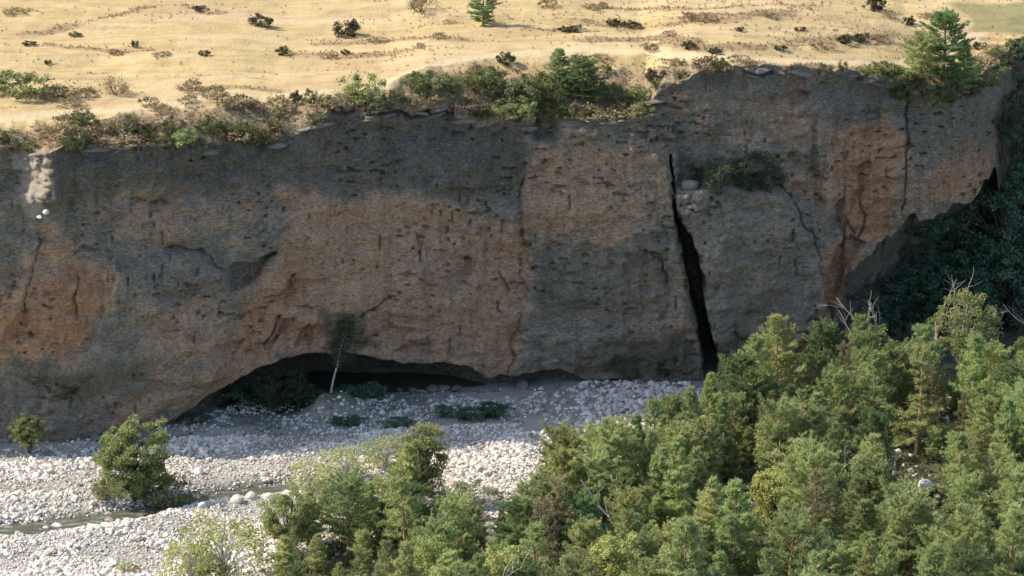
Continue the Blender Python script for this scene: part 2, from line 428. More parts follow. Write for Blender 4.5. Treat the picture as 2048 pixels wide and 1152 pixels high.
for w, dpt, pts in [(.10,.35,[(1050,340),(1044,380),(1041,405),(1052,440),(1050,500)]),(.09,.3,[(1050,560),(1040,640),(1024,700),(1014,750)]),(.13,.45,[(1818,180),(1816,250),(1812,330),(1806,440)]),
        (.15,.7,[(640,229),(700,236),(760,232)]),(.18,.9,[(770,236),(830,246),(905,236)]),(.15,.6,[(1490,150),(1520,160),(1545,152)]),
        (.12,.5,[(590,545),(580,560),(583,582),(560,592),(530,598)]),(.13,.6,[(560,635),(545,650),(530,690)]),(.12,.5,[(610,655),(595,675),(585,700)]),
        (.11,.5,[(780,595),(760,615),(730,630)]),(.1,.4,[(860,690),(820,700),(790,712)]),(.1,.4,[(1000,560),(1015,590)]),(.1,.5,[(995,610),(1005,630)]),
        (.1,.5,[(330,500),(400,505),(450,540)]),(.1,.4,[(256,400),(300,415),(340,412)]),(.12,.55,[(1560,384),(1600,420),(1632,500),(1648,580),(1652,650)]),(.1,.4,[(1400,380),(1470,374),(1560,384)]),(.12,.5,[(1720,400),(1735,440),(1715,490)]),(.12,.5,[(1690,440),(1712,470)]),
        (.1,.5,[(1370,560),(1385,620)]),(.12,.6,[(1290,500),(1320,510),(1330,560)]),(.09,.35,[(70,470),(66,540),(50,620)]),(.1,.4,[(150,560),(150,640)]),(.1,.5,[(1460,665),(1500,680)]),(.13,.5,[(1610,640),(1680,618)])]:
    dd = line_dist(WX, WZ, pline(pts)); relief += 1.5*dpt*(1-sstep(0, w*1.7, dd))
for amp, pts in [(1.3,[(548,640),(590,628),(560,690),(530,705)]),(1.0,[(600,650),(640,640),(625,690),(590,700)]),(.9,[(575,545),(620,552),(610,600),(560,600)]),(1.0,[(1700,330),(1740,320),(1730,420),(1700,440)]),(1.0,[(1675,400),(1700,395),(1695,470),(1665,480)]),
        (.8,[(745,640),(830,650),(800,690),(730,690)]),(.7,[(1230,492),(1335,500),(1320,540),(1250,535)]),(.9,[(255,395),(345,398),(335,425),(260,420)]),(.8,[(300,575),(420,560),(400,600),(310,605)]),(.7,[(880,375),(1040,380),(1030,420),(890,410)]),(.8,[(420,680),(500,670),(470,730),(420,735)])]:
    pp = pline(pts); relief += amp*sstep(-.05, .9, poly_dist(WX + .3*blk, WZ, pp))
gul = fbm(Xf/2.6, Zf/14, 131., 3, .6)
relief += .55*np.abs(gul)*sstep(.0, .35, np.abs(gul))
# sunlit spur near the left frame edge and the small pale pillar below the middle of the rim
spur = pline([(18,312),(45,330),(60,350),(78,360),(96,385),(90,412),(76,414),(60,398),(46,372),(28,345)])
vis = np.abs(CX) < 75
relief *= vis[None]
lowfade = 1-sstep(.93, 1.0, tf)*.55
spm = sstep(X_of(-20, -19), X_of(20, -19), Xf)*(1-sstep(X_of(105, -19), X_of(125, -19), Xf))*sstep(12.5, 13.5, Zf)
Yf = Yf + relief*lowfade*(1-.65*spm) + relief_c
# rim notch that lets the sun reach the spur: rock steps back left of it
xs0, xs1 = spur[0][0], spur[5][0]
notch = sstep(X_of(-95, -19), X_of(-40, -19), Xf)*(1-sstep(X_of(14, -19), X_of(112, -19), Xf - .0))
topw = sstep(13.2, 15.2, Zf + .055*(Xf-xs0)*-4)
Yf = Yf + 3.2*notch*topw
nose = np.exp(-((Xf - X_of(112, -19))/1.1)**2)*sstep(12.6, 14.2, Zf)
Yf = Yf - 1.4*nose
Yf = Yf + spm*(.22*fbm(Xf/.5, Zf/.4, 141., 3, .65) + .22*np.round(vnoise(Xf/.45 + Zf, Zf/.35, 143.)*2.5)/2.5)
nx2 = X_of(1112, -1)
n2 = sstep(nx2-2.6, nx2-1.8, Xf)*(1-sstep(nx2-.6, nx2+.9, Xf))*sstep(14.6, 15.3, Zf)
Yf = Yf + 2.2*n2
rimY = Yf[0].copy()
# ceiling under the lip, then the back wall down to the ground
tc_ = np.linspace(0, 1, NC+1)[1:, None]
lipY = Yf[-1]
bk = np.maximum(by, lipY+.12)
arch = np.minimum(1.2, .25*(lz-gz))
Yc = lipY[None] + (bk-lipY)[None]*tc_
Zc = lz[None] + (arch*np.sin(np.pi*.5*np.minimum(tc_*3, 1)))[:] - (lz-gz)[None]*.45*tc_**2
Zc = Zc + .22*fbm(Xf[0][None]/1.5, Yc/1.2, 88., 3)*np.sin(np.pi*tc_)*np.minimum(1, (lz-gz))[None]
tb = np.linspace(0, 1, NB+1)[1:, None]
Zb = Zc[-1][None]*(1-tb) + gz[None]*tb
Xb = np.repeat(CX[None], NB, 0)
Yb = Yc[-1][None] + 0*tb + (.5*fbm(Xb/2.5, Zb/1.4, 91., 4) + .3*vnoise(Xb/6, Zb/.5, 95.))*np.minimum(1, (lz-gz)/2)[None]*sstep(0, .1, tb)*vis[None]
X = np.concatenate([Xf, np.repeat(CX[None], NC, 0), Xb]); Y = np.concatenate([Yf, Yc, Yb]); Z = np.concatenate([Zf, Zc, Zb])
# colour zones: mineral staining, moss, pale patches, and shade painted into the recesses
def zone(polys, soft=1.7, amt=1.0):
    r = np.zeros(X.shape)
    wx, wz = wob(X, Z, 1.1, 3.2, 7.); wx = wx + .35*fbm(X/.7, Z/1.2, 47., 3); wz = wz + .5*fbm(X/.8, Z/.8, 48., 3)
    for a, p in polys:
        r = np.maximum(r, a*sstep(-soft, soft*.6, poly_dist(wx, wz, pline(p))))
    return r
tan = zone([(1.0,[(560,410),(640,395),(760,395),(880,400),(960,430),(1045,440),(1045,560),(1035,640),(1018,758),(930,732),(760,715),(640,700),(500,735),(440,775),(400,805),(425,730),(470,650),(500,590),(540,520),(570,460)]),
    (.82,[(1058,345),(1110,315),(1180,300),(1310,292),(1322,340),(1310,450),(1200,490),(1100,480),(1050,450)]),
    (1.0,[(60,440),(110,430),(130,535),(232,545),(205,620),(165,700),(100,725),(-200,720),(-200,650),(50,600)]),
    (.95,[(1690,262),(1760,250),(1806,300),(1806,445),(1745,485),(1690,540),(1670,640),(1600,700),(1590,660),(1650,600),(1640,500),(1680,420),(1585,370),(1660,350)]),
    (.7,[(1820,340),(1900,300),(1985,310),(1965,400),(1825,445)]),(.45,[(1330,180),(1500,210),(1700,250),(1560,300),(1420,300)]),(.5,[(230,400),(500,395),(560,470),(400,500),(240,470)]),
    (.55,[(290,600),(470,600),(440,740),(400,800),(300,740)]),(.55,[(200,850),(330,760),(400,800),(330,850)]),(.6,[(1580,640),(1680,600),(1640,700),(1560,720)]),(.5,[(1330,560),(1395,680),(1380,700),(1310,620)]),(.5,[(1020,760),(1200,700),(1180,760)])])
red = zone([(.75,[(60,560),(210,560),(165,700),(-50,720),(-50,680),(60,620)]),(.55,[(440,780),(500,590),(660,640),(640,700),(520,725)]),(.6,[(560,540),(620,545),(600,600),(540,600)]),
    (.8,[(1700,260),(1760,250),(1800,310),(1800,440),(1740,480),(1690,480),(1700,400)]),(.75,[(1650,500),(1740,490),(1690,560),(1670,640),(1640,640)]),(.6,[(1840,330),(1985,310),(1965,395),(1840,430)]),(.4,[(900,640),(1030,640),(1010,755),(940,730)]),(.6,[(1550,200),(1620,180),(1620,220)])])
moss = zone([(.55,[(1090,730),(1180,690),(1300,640),(1380,690),(1380,745),(1260,752)]),(.7,[(640,610),(730,600),(760,700),(650,705)]),(.55,[(20,730),(180,720),(330,690),(300,760),(40,800)]),(.5,[(100,300),(560,290),(620,330),(300,380)]),(.45,[(700,260),(1040,260),(1000,380),(700,360)]),(.5,[(1350,330),(1560,300),(1600,390),(1370,400)]),(.4,[(260,540),(450,520),(470,600),(300,620)]),(.35,[(1420,400),(1600,420),(1640,600),(1430,640)])], 1.6)
stain_shade = zone([(.75,[(100,290),(640,240),(1050,250),(1045,380),(800,390),(560,390),(250,385),(120,420)]),(.55,[(1300,150),(1820,170),(1900,260),(1700,240),(1500,180),(1330,190)]),(.6,[(860,545),(920,525),(945,550),(920,585),(870,580)]),(.5,[(1250,490),(1340,500),(1330,620),(1200,640),(1060,620),(1100,500)]),(.75,[(1990,80),(2300,60),(2300,700),(1990,680)]),(.5,[(1815,200),(1990,160),(1985,310),(1820,340)])], 1.5)
stain_shade = np.maximum(stain_shade, .8*(np.arange(len(X))[:, None] >= NF+6)*np.ones(X.shape))  # ceiling and back wall coloured darker as painted recess shade
pale = zone([(.6,[(10,308),(48,318),(104,330),(110,385),(92,416),(74,416),(48,384),(26,344)]),(.55,[(1095,232),(1122,232),(1122,284),(1095,284)])], .25)  # paler colour over the spur and the small pillar
V = np.stack([X, Y, Z], -1).reshape(-1, 3)
M_CLIFF = mat_cliff()
cl = link('cliff', mesh_from('cliff', V, grid_faces(*X.shape, flip=True), M_CLIFF, True, dict(tan=tan, red=red, moss=moss, stain_shade=stain_shade, pale=pale)))
tag(cl, 'shaded conglomerate cliff with rusty and grey patches, a dark cleft and a low cave', 'cliff', kind='structure')

# ------------------------------------------------------------------ plateau
dist = np.concatenate([[0], np.arange(.3, 14, .3), np.arange(14.4, 80, .55)])
d2, s = [], .8
x = 80
while x < 4000:
    s = min(s*1.3, 400); x += s; d2.append(x)
dist = np.concatenate([dist, d2])[:, None]
PX = np.repeat(CX[None], len(dist), 0)
gw, gzz = grass_w(CX)[None], grass_z(CX)[None]
PY = rimY[None] + dist
# straighten out the wiggles of the rim a few metres back
PY = np.where(dist > 0, (rimY[None]*np.exp(-dist/1.3) + (fy+1.5)[None]*(1-np.exp(-dist/1.3))) + dist, PY)
tt = np.clip(dist/gw, 0, 1)
prof = tt**.8
far_z = 21.6 + .0*PX
PZ0 = Zf[0][None]*(1-prof) + gzz*prof
PZ = PZ0 + (far_z-gzz)*sstep(15, 70, dist)*(dist > 0)
rough = .30*fbm(PX/2.2, PY/2.2, 110., 4)*np.where(dist < gw, 1, .3) + .35*fbm(PX/17, PY/12, 120., 3)*sstep(2, 12, dist)
# low terraces: old field banks lying along the slope
ter = vnoise(PX/45, PY/5.2 + PX/60, 130.)
rough += .28*sstep(-.06, .06, ter)*sstep(6, 14, dist)
PZ = np.where(dist > 0, PZ + rough*np.minimum(1, dist/1.0), PZ)
FAR = sstep(200, 1500, dist)*60
PZ = PZ + FAR*(.5+.5*vnoise(PX/400, PY/400, 140.))
# attributes by ground position
def gpt(px, py, z=None):
    p = at_z(px, py, 20.5)
    zz = 20.5
    for _ in range(3):
        zz = float(grass_z(p[0])); zz = zz + (21.6-zz)*float(sstep(15, 70, p[1]-float(face_y(p[0]))-1.5))
        p = at_z(px, py, zz)
    return (p[0], p[1])
path = [gpt(*q) for q in [(-150,248),(0,242),(130,226),(250,222),(330,208),(430,196),(560,196),(690,186),(780,165),(850,136),(930,118),(1010,108),(1180,104),(1300,112),(1400,116),(1540,122),(1700,126),(1790,126),(1860,118),(1960,74)]]
pd = line_dist(PX + .5*fbm(PX/2, PY/2, 150., 2), PY + .5*fbm(PX/2, PY/2, 152., 2), path)
A_path = .85*(1-sstep(.5, 1.5, pd))
fld = [gpt(*q) for q in [(1885,14),(2300,8),(2300,74),(1935,68),(1946,52),(1925,34)]]
A_green = sstep(-.4, .6, poly_dist(PX, PY, fld))*.9
weed = np.zeros(PX.shape)
for wd, pts in [(1.6,[(1140,42),(1300,50),(1440,44),(1560,36)]),(2.2,[(1180,88),(1290,86),(1420,104),(1560,98),(1680,84),(1790,78)]),(1.2,[(1220,46),(1290,50)]),(1.6,[(760,84),(850,74),(930,82)]),(1.0,[(1200,15),(1400,20),(1640,20)]),(1.3,[(1370,36),(1480,34),(1620,30)]),
     (1.0,[(100,92),(200,104),(310,110)]),(1.2,[(0,20),(70,26)]),(1.3,[(640,90),(760,84)]),(1.5,[(120,190),(180,188)]),(1.2,[(380,180),(460,178),(560,184)]),(1.4,[(60,70),(160,50),(300,16)]),(1.4,[(360,14),(440,30)]),(2.0,[(600,110),(720,112),(800,104)]),(1.5,[(1060,60),(1180,62)]),(1.6,[(1820,100),(1900,104),(1990,96)])]:
    dd = line_dist(PX + .7*fbm(PX/3, PY/3, 160., 2), PY + .7*fbm(PX/3, PY/3, 162., 2), [gpt(*q) for q in pts])
    weed = np.maximum(weed, .8*(1-sstep(wd*.2, wd, dd)))
ramp_r = sstep(X_of(1000, 20), X_of(1300, 20), PX)
weed = weed + .12*ramp_r + .10*fbm(PX/12, PY/8, 170., 2)
A_earth = (1-sstep(gw*.5, gw*1.1, dist + .8*fbm(PX/2.5, PY/2.5, 180., 3)))*.95
A_path = A_path*(1-A_earth)
VP = np.stack([PX, PY, PZ], -1).reshape(-1, 3)
M_GRASS = mat_grass()
pla = link('plateau_ground', mesh_from('plateau_ground', VP, grid_faces(*PX.shape), M_GRASS, True, dict(weed=weed, earth=A_earth, path=A_path, green=A_green)))
tag(pla, 'dry yellow grass plateau with a pale track along the cliff edge', 'meadow', kind='structure')

# ------------------------------------------------------------------ river bed
bx = columns(-62, 62, .3, 1500)
yy, y, s = list(np.arange(-92, 34, .3)), -92, .3
low = []
while y > -1500:
    s = min(s*1.3, 80); y -= s; low.append(y)
yy = np.array(low[::-1] + yy + [36, 40, 50])
GXX, GYY = np.meshgrid(bx, yy)
GZZ = bed_z(GXX, GYY) + .06*fbm(GXX/.7, GYY/.7, 200., 3)
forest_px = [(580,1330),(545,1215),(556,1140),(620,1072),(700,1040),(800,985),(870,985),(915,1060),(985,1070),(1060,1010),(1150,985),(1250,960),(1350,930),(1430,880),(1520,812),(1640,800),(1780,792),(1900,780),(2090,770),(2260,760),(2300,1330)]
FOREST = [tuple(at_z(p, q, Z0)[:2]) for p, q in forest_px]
A_soil_shade = .8*sstep(-2.5, 2.5, poly_dist(GXX, GYY, FOREST))
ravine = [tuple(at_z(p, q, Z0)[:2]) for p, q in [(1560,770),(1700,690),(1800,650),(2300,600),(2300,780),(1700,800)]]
A_soil_shade = np.maximum(A_soil_shade, .75*sstep(-2, 2, poly_dist(GXX, GYY, ravine)))
A_soil_shade = np.maximum(A_soil_shade, .8*np.exp(-((GXX-MX)/3.0)**2 - ((GYY-MY)/2.2)**2))
cave_shade = [tuple(at_z(a, b, Z0)[:2]) for a, b in [(430,815),(500,770),(560,735),(960,752),(975,768),(860,778),(700,790),(630,826),(500,828)]]
A_soil_shade = np.maximum(A_soil_shade, 1.0*sstep(-.8, .8, poly_dist(GXX, GYY, cave_shade)))  # cave floor darkened: shade painted in with the soil colour
A_soil_shade = np.where(GYY < -95, .9, A_soil_shade)
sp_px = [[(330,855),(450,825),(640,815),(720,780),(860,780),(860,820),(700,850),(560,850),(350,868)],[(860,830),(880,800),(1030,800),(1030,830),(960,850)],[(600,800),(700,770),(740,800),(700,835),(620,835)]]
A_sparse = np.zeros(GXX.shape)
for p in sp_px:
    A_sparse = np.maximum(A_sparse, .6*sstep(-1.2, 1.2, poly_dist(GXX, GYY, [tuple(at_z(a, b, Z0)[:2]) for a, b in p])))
sd = line_dist(GXX, GYY, ST)
A_wet = .8*(1-sstep(1.6, 3.4, sd))
M_BED = mat_bed()
bed = link('riverbed', mesh_from('riverbed', np.stack([GXX, GYY, GZZ], -1).reshape(-1, 3), grid_faces(*GXX.shape), M_BED, True, dict(soil_shade=A_soil_shade, sparse=A_sparse, wet=A_wet)))
tag(bed, 'pale gravel river bed at the foot of the cliff', 'river bed', kind='structure')
# stream: a ribbon of water in its channel
SP_ = np.array(ST); seg = []
for a, b in zip(SP_[:-1], SP_[1:]):
    n = max(2, int(np.hypot(*(b-a))/1.0))
    if a[0] < -170: n = 6
    seg.append(a + (b-a)*np.linspace(0, 1, n, endpoint=False)[:, None])
seg = np.concatenate(seg + [SP_[-1:]])
tg = np.gradient(seg, axis=0); tg /= np.linalg.norm(tg, axis=1)[:, None]
nrm = np.stack([-tg[:, 1], tg[:, 0]], -1)
off = np.linspace(-2.9, 2.9, 9)
W = np.zeros((len(seg), 9, 3))
W[..., :2] = seg[:, None] + nrm[:, None]*off[None, :, None]
W[..., 2] = Z0-.42
wat = link('stream_water', mesh_from('stream_water', W.reshape(-1, 3), grid_faces(len(seg), 9, flip=True), mat_water(), True))
tag(wat, 'narrow grey green stream winding between gravel bars', 'stream', kind='structure')
print('cliff tris', len(V)*2, 'plateau', len(VP)*2, 'bed', GXX.size*2)

# ================================================================== vegetation builders
def unit(v): return v/np.maximum(np.linalg.norm(v, axis=-1, keepdims=True), 1e-9)
def spikes(C, D, n, L, W, spread, rg):
    k = len(C)
    c = np.repeat(C, n, 0); d = unit(np.repeat(D, n, 0) + spread*rg.normal(size=(k*n, 3)))
    sdv = unit(np.cross(d, rg.normal(size=(k*n, 3))))
    l = L*rg.uniform(.6, 1.25, (k*n, 1)); w = W*rg.uniform(.7, 1.3, (k*n, 1))
    V = np.stack([c - sdv*w/2, c + sdv*w/2, c + d*l], 1).reshape(-1, 3)
    return V, np.arange(len(V)).reshape(-1, 3)
def leaves(C, size, rg, up=.4):
    k = len(C)
    a = unit(rg.normal(size=(k, 3)) + np.array([0, 0, -.15])); nrm = unit(rg.normal(size=(k, 3)) + np.array([0, 0, up]))
    b = unit(np.cross(nrm, a)); s = size*rg.uniform(.6, 1.3, (k, 1))
    V = np.stack([C - a*s*.5, C + b*s*.33, C + a*s*.6, C - b*s*.33], 1).reshape(-1, 3)
    i = np.arange(k)*4
    return V, np.concatenate([np.stack([i, i+1, i+2], 1), np.stack([i, i+2, i+3], 1)])
class Mesh3:
    def __init__(s): s.V, s.F, s.n = [], [], 0
    def add(s, V, F):
        s.V.append(np.asarray(V, float)); s.F.append(np.asarray(F)+s.n); s.n += len(V)
    def tube(s, P, R, k=5):
        P = np.asarray(P, float); R = np.asarray(R, float)
        T = unit(np.gradient(P, axis=0)); ref = np.array([.31, .2, .93]) if abs(T[0, 2]) < .8 else np.array([1., .1, 0])
        A = unit(np.cross(T, ref)); B = np.cross(T, A)
        th = np.arange(k)*2*np.pi/k
        V = P[:, None] + R[:, None, None]*(A[:, None]*np.cos(th)[None, :, None] + B[:, None]*np.sin(th)[None, :, None])
        F = []
        for i in range(len(P)-1):
            for j in range(k):
                a, b, c, d = i*k+j, i*k+(j+1) % k, (i+1)*k+(j+1) % k, (i+1)*k+j
                F += [(a, b, c), (a, c, d)]
        s.add(V.reshape(-1, 3), F)
    def mesh(s, name, mat, smooth=False):
        return mesh_from(name, np.concatenate(s.V), np.concatenate(s.F), mat, smooth)

M_PINE = mat_leaf('pine_needles', (0.254, 0.334, 0.142), (0.384, 0.468, 0.202), (0.511, 0.573, 0.272), 0.50, .22)
M_PINE_Y = mat_leaf('yellowing_pine_needles', (0.306, 0.359, 0.155), (0.443, 0.482, 0.210), (0.565, 0.576, 0.277), 0.50, .22)
M_PINE_D = mat_leaf('deep_green_pine_needles', (0.151, 0.238, 0.102), (0.220, 0.309, 0.130), (0.303, 0.379, 0.165), 0.48, .22)
M_DRY = mat_leaf('drying_needles', (0.256, 0.228, 0.121), (0.334, 0.304, 0.175), (0.285, 0.330, 0.161), 0.40, .2)
M_BROAD = mat_leaf('broad_leaves', (0.231, 0.285, 0.109), (0.325, 0.370, 0.151), (0.426, 0.444, 0.209), 0.50, .2)
M_YEL = mat_leaf('yellow_green_leaves', (0.350, 0.399, 0.134), (0.447, 0.483, 0.179), (0.524, 0.543, 0.239), 0.50, .15)
M_PALE = mat_leaf('pale_grey_green_leaves', (.22, .23, .13), (.30, .30, .18), (.37, .36, .23), .35)
M_RIM = mat_leaf('rim_shrub_leaves', (0.132, 0.174, 0.060), (0.210, 0.246, 0.090), (0.300, 0.312, 0.120), 0.42, .25)
M_DARK = mat_leaf('juniper_leaves', (.045, .052, .024), (.075, .075, .034), (.115, .105, .045), .2)
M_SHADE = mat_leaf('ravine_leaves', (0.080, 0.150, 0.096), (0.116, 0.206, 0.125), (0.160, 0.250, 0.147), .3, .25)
M_CAVE_SHADE = mat_leaf('cave_shaded_leaves', (.03, .05, .028), (.045, .07, .035), (.06, .085, .045), .2)  # leaf colour darkened to carry the shade of the cave
M_DUSTY = mat_leaf('dusty_olive_leaves', (.13, .145, .062), (.185, .195, .088), (.26, .255, .125), .4, .25)
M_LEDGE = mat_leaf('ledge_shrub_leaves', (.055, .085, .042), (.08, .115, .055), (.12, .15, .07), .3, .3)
M_TAWNY = mat_leaf('tawny_twigs', (.22, .17, .09), (.31, .245, .135), (.39, .32, .20), .25)
M_RED = mat_leaf('autumn_leaves', (.34, .10, .045), (.40, .16, .06), (.36, .24, .07), .35)
M_BARK = mat_bark('pine_bark', (.16, .105, .07), (.31, .20, .13))
M_BARK_O = mat_bark('orange_pine_bark', (.34, .21, .125), (.52, .34, .21))
M_BARK_W = mat_bark('bleached_wood', (.34, .30, .25), (.56, .51, .44))
M_BARK_D = mat_bark('dark_bark', (.07, .055, .045), (.15, .12, .095))
M_BIRCH = mat_bark('pale_birch_bark', (.30, .29, .27), (.55, .53, .48))

PROTO = {}
def pine(key, seed, H, R, h0, prof='cone', nd=1.0, leafmat=M_PINE, bark=M_BARK, gap=.15, droop=0.0, tuft=.26, topbare=0.0, step=1.0):
    R = R*1.22
    rg = np.random.default_rng(seed); w = Mesh3(); C, D = [], []
    zz = np.linspace(-.25, H, 12); bend = rg.normal(size=2)*.22
    tx = bend[0]*np.sin(zz/H*2.6)*H/8; ty = bend[1]*np.sin(zz/H*2.2)*H/8
    r0 = .018*H+.03
    w.tube(np.stack([tx, ty, zz], 1), r0*(1-np.clip(zz, 0, H)/H)**.75+.018, 6)
    z = h0*H
    while z < H-.12:
        t = (z-h0*H)/(H-h0*H)
        if prof == 'cone': Lm = R*(1-t)**.7*(.55+.45*min(1, t*5+.25))
        elif prof == 'round': Lm = R*math.sqrt(max(0, 1-(t*1.5-.5)**2/1.02)) if t > .33 else R*(.55+1.35*t)
        elif prof == 'flat': Lm = R*(.55+.45*math.sin(t*7+seed))*(1-t**3)
        else: Lm = R*(1-t)**.5*(.6+.4*math.sin(t*9+seed)**2)
        nb = rg.integers(3, 6); a0 = rg.uniform(0, 6.28)
        for b in range(nb):
            if rg.random() < gap and t < .85: continue
            L = max(.16, Lm*rg.uniform(.6, 1.18)); az = a0 + b*6.283/nb + rg.normal()*.3
            el = math.radians(-4 + 52*t**1.2 + rg.normal()*9) - droop*(1-t)
            hd = np.array([math.cos(az), math.sin(az), 0]); side = np.array([-hd[1], hd[0], 0])
            sb = np.linspace(0, 1, 6)
            base = np.array([np.interp(z, zz, tx), np.interp(z, zz, ty), z])
            curve = .16*L*rg.uniform(.3, 1.5); lat = rg.normal()*.12*L
            P = base + hd*(L*sb*math.cos(el))[:, None] + side*(lat*sb**2)[:, None] + np.array([0, 0, 1])*(L*sb*math.sin(el) + curve*sb**2.2)[:, None]
            w.tube(P, .012+.011*L*(1-sb), 3)
            bare = t > 1-topbare
            if bare: continue
            def along(Q, s0, step):
                ln = np.linalg.norm(Q[-1]-Q[0]); n = max(1, int(ln*(1-s0)/step*nd))
                s = rg.uniform(s0, 1.0, n)
                pts = np.stack([np.interp(s, np.linspace(0, 1, len(Q)), Q[:, i]) for i in range(3)], 1)
                C.append(pts + rg.normal(size=pts.shape)*np.array([.05, .05, .04]))
                D.append(np.repeat((unit(Q[-1]-Q[0])*.7 + np.array([0, 0, .75]))[None], n, 0))
            along(P, .3, .085)
            for s in np.arange(.22, 1.0, min(.13, .19/max(L, .3))):
                for sg in (-1, 1):
                    if rg.random() < .18: continue
                    b0 = np.array([np.interp(s, sb, P[:, i]) for i in range(3)])
                    tl = (.50*L*(1.05-s)+.16)*rg.uniform(.5, 1.2)
                    dv = unit(hd*rg.uniform(.5, 1.1) + side*sg*rg.uniform(.6, 1.1) + np.array([0, 0, rg.uniform(.05, .45)]))
                    along(np.stack([b0, b0+dv*tl]), .12, .095)
        z += rg.uniform(.26, .42)*(.75+.25*H/8)*step
    c = Mesh3()
    Ca, Da = np.concatenate(C), np.concatenate(D)
    c.add(*spikes(Ca, Da, 7, tuft*1.12, .056, .55, rg))
    PROTO[key] = dict(H=H, parts=[('trunk', w.mesh('trunk', bark)), ('crown', c.mesh('crown', leafmat))])
    print(key, c.n//3, [round(float(v), 2) for v in np.percentile(Ca[:, 2], [0, 10, 50, 90])], round(float(np.abs(Ca[:, 0]).max()), 2))
def broad(key, seed, H, R, zc, rz_, K, leafmat, bark=M_BARK_D, lsize=.17, per=75, clump=.5, multi=1, gapz=0.0, wood=1.0):
    rg = np.random.default_rng(seed); w = Mesh3()
    u = unit(rg.normal(size=(K, 3))); rr = rg.uniform(.35, 1, K)**.55
    lob = 1 + .34*fbm(u[:, 0]*1.6+seed, u[:, 1]*1.6, u[:, 2]*1.6, 2)
    Q = u*(rr*lob)[:, None]*np.array([R, R, rz_]) + np.array([0, 0, zc])
    Q = Q[Q[:, 2] > .12*H]
    if multi == 1:
        zz = np.linspace(-.2, zc+rz_*.7, 9); b = rg.normal(size=2)*.2
        P = np.stack([b[0]*np.sin(zz), b[1]*np.sin(zz*.8), zz], 1)
        w.tube(P, .02*H*(1-.85*np.clip(zz/zz[-1], 0, 1))+.012, 6)
    for i, q in enumerate(Q):
        if rg.random() > .55*wood: continue
        z0 = 0.0 if multi > 1 else rg.uniform(.15, .75)*q[2]
        s = np.linspace(0, 1, 5)[:, None]
        a = np.array([rg.normal()*.08*multi, rg.normal()*.08*multi, z0-.1])
        P = a*(1-s) + q*s + np.array([0, 0, 1])*(np.sin(s*np.pi)*.12*np.linalg.norm(q-a))
        w.tube(P, .007*H*(1-s[:, 0])+.008, 3)
    n = rg.integers(int(per*.5), int(per*1.4), len(Q))
    c0 = np.repeat(Q, n, 0); off = unit(rg.normal(size=(len(c0), 3)))*(rg.uniform(0, 1, (len(c0), 1))**.6)*clump*np.array([1, 1, .72])
    sc = np.repeat(rg.uniform(.6, 1.25, len(Q)), n)[:, None]
    c = Mesh3(); c.add(*leaves(c0 + off*sc, lsize, rg))
    top = float(np.percentile(np.concatenate([c.V[0]])[:, 2], 99.7))
    parts = []
    if w.n: parts.append(('trunk' if multi == 1 else 'stems', w.mesh('trunk' if multi == 1 else 'stems', bark)))
    parts.append(('crown' if multi == 1 else 'foliage', c.mesh('crown' if multi == 1 else 'foliage', leafmat)))
    PROTO[key] = dict(H=top, parts=parts)
def bare(key, seed, H, depth, mat, spread=.5, base_n=5, leafmat=None):
    rg = np.random.default_rng(seed); w = Mesh3(); tips = []
    def grow(p, d, L, r, k):
        n = 4; P = [p]; dd = d
        for i in range(n):
            dd = unit(dd + rg.normal(size=3)*.14 + np.array([0, 0, .05])); P.append(P[-1]+dd*L/n)
        P = np.array(P); w.tube(P, np.linspace(r, r*.5, n+1), 4 if r > .03 else 3)
        if k == 0: tips.append(P[-1]); return
        for j in range(rg.integers(2, 5)):
            s = rg.uniform(.35, 1); q = P[0]*(1-s)+P[-1]*s
            q = np.array([np.interp(s, np.linspace(0, 1, n+1), P[:, i]) for i in range(3)])
            grow(q, unit(dd + spread*rg.normal(size=3)), L*rg.uniform(.4, .7), max(r*.45, .012), k-1)
    for b in range(base_n):
        d = np.array([0, 0, 1.]) if base_n == 1 else unit(np.array([rg.normal()*.6, rg.normal()*.6, 1.]))
        grow(np.array([0, 0, -.1]), d, H*rg.uniform(.5, .8), .013*H+.01, depth)
    top = float(max(v[:, 2].max() for v in w.V))
    parts = [('trunk' if base_n == 1 else 'stems', w.mesh('stems', mat))]
    if leafmat:
        T = np.array(tips); c0 = np.repeat(T, 14, 0) + rg.normal(size=(len(T)*14, 3))*.16
        c = Mesh3(); c.add(*leaves(c0, .10, rg)); parts.append(('foliage', c.mesh('foliage', leafmat)))
    PROTO[key] = dict(H=top, parts=parts)

pine('pine_a', 1, 7.8, 2.0, .20, 'cone')
pine('pine_b', 2, 7.2, 2.2, .26, 'round', gap=.24, nd=.85, bark=M_BARK_O)
pine('pine_c', 3, 8.2, 2.1, .26, 'wavy', gap=.26, nd=.8, bark=M_BARK_O, step=1.25)
pine('pine_d', 4, 6.4, 1.8, .12, 'cone', gap=.1)
pine('pine_y', 5, 7.6, 2.1, .22, 'cone', leafmat=M_PINE_Y, gap=.15)
pine('pine_z', 6, 7.0, 2.2, .24, 'round', leafmat=M_PINE_Y, gap=.2)
pine('pine_k', 7, 7.4, 2.1, .18, 'round', leafmat=M_PINE_D, gap=.15)
pine('pine_young', 8, 4.2, 1.25, .06, 'cone', nd=1.1, gap=.05)
pine('pine_open', 14, 8.8, 3.1, .17, 'flat', leafmat=M_PINE_Y, bark=M_BARK_O, gap=.12, nd=1.15, step=1.75)
pine('pine_pyr', 10, 9.2, 3.5, .12, 'cone', leafmat=M_PINE_Y, bark=M_BARK_O, gap=.1, nd=.8)
pine('pine_dry', 12, 7.0, 2.0, .15, 'wavy', nd=.38, leafmat=M_DRY, gap=.2)
pine('pine_bare_top', 13, 8.0, 1.9, .15, 'wavy', leafmat=M_PINE_Y, bark=M_BARK_W, gap=.15, topbare=.3)
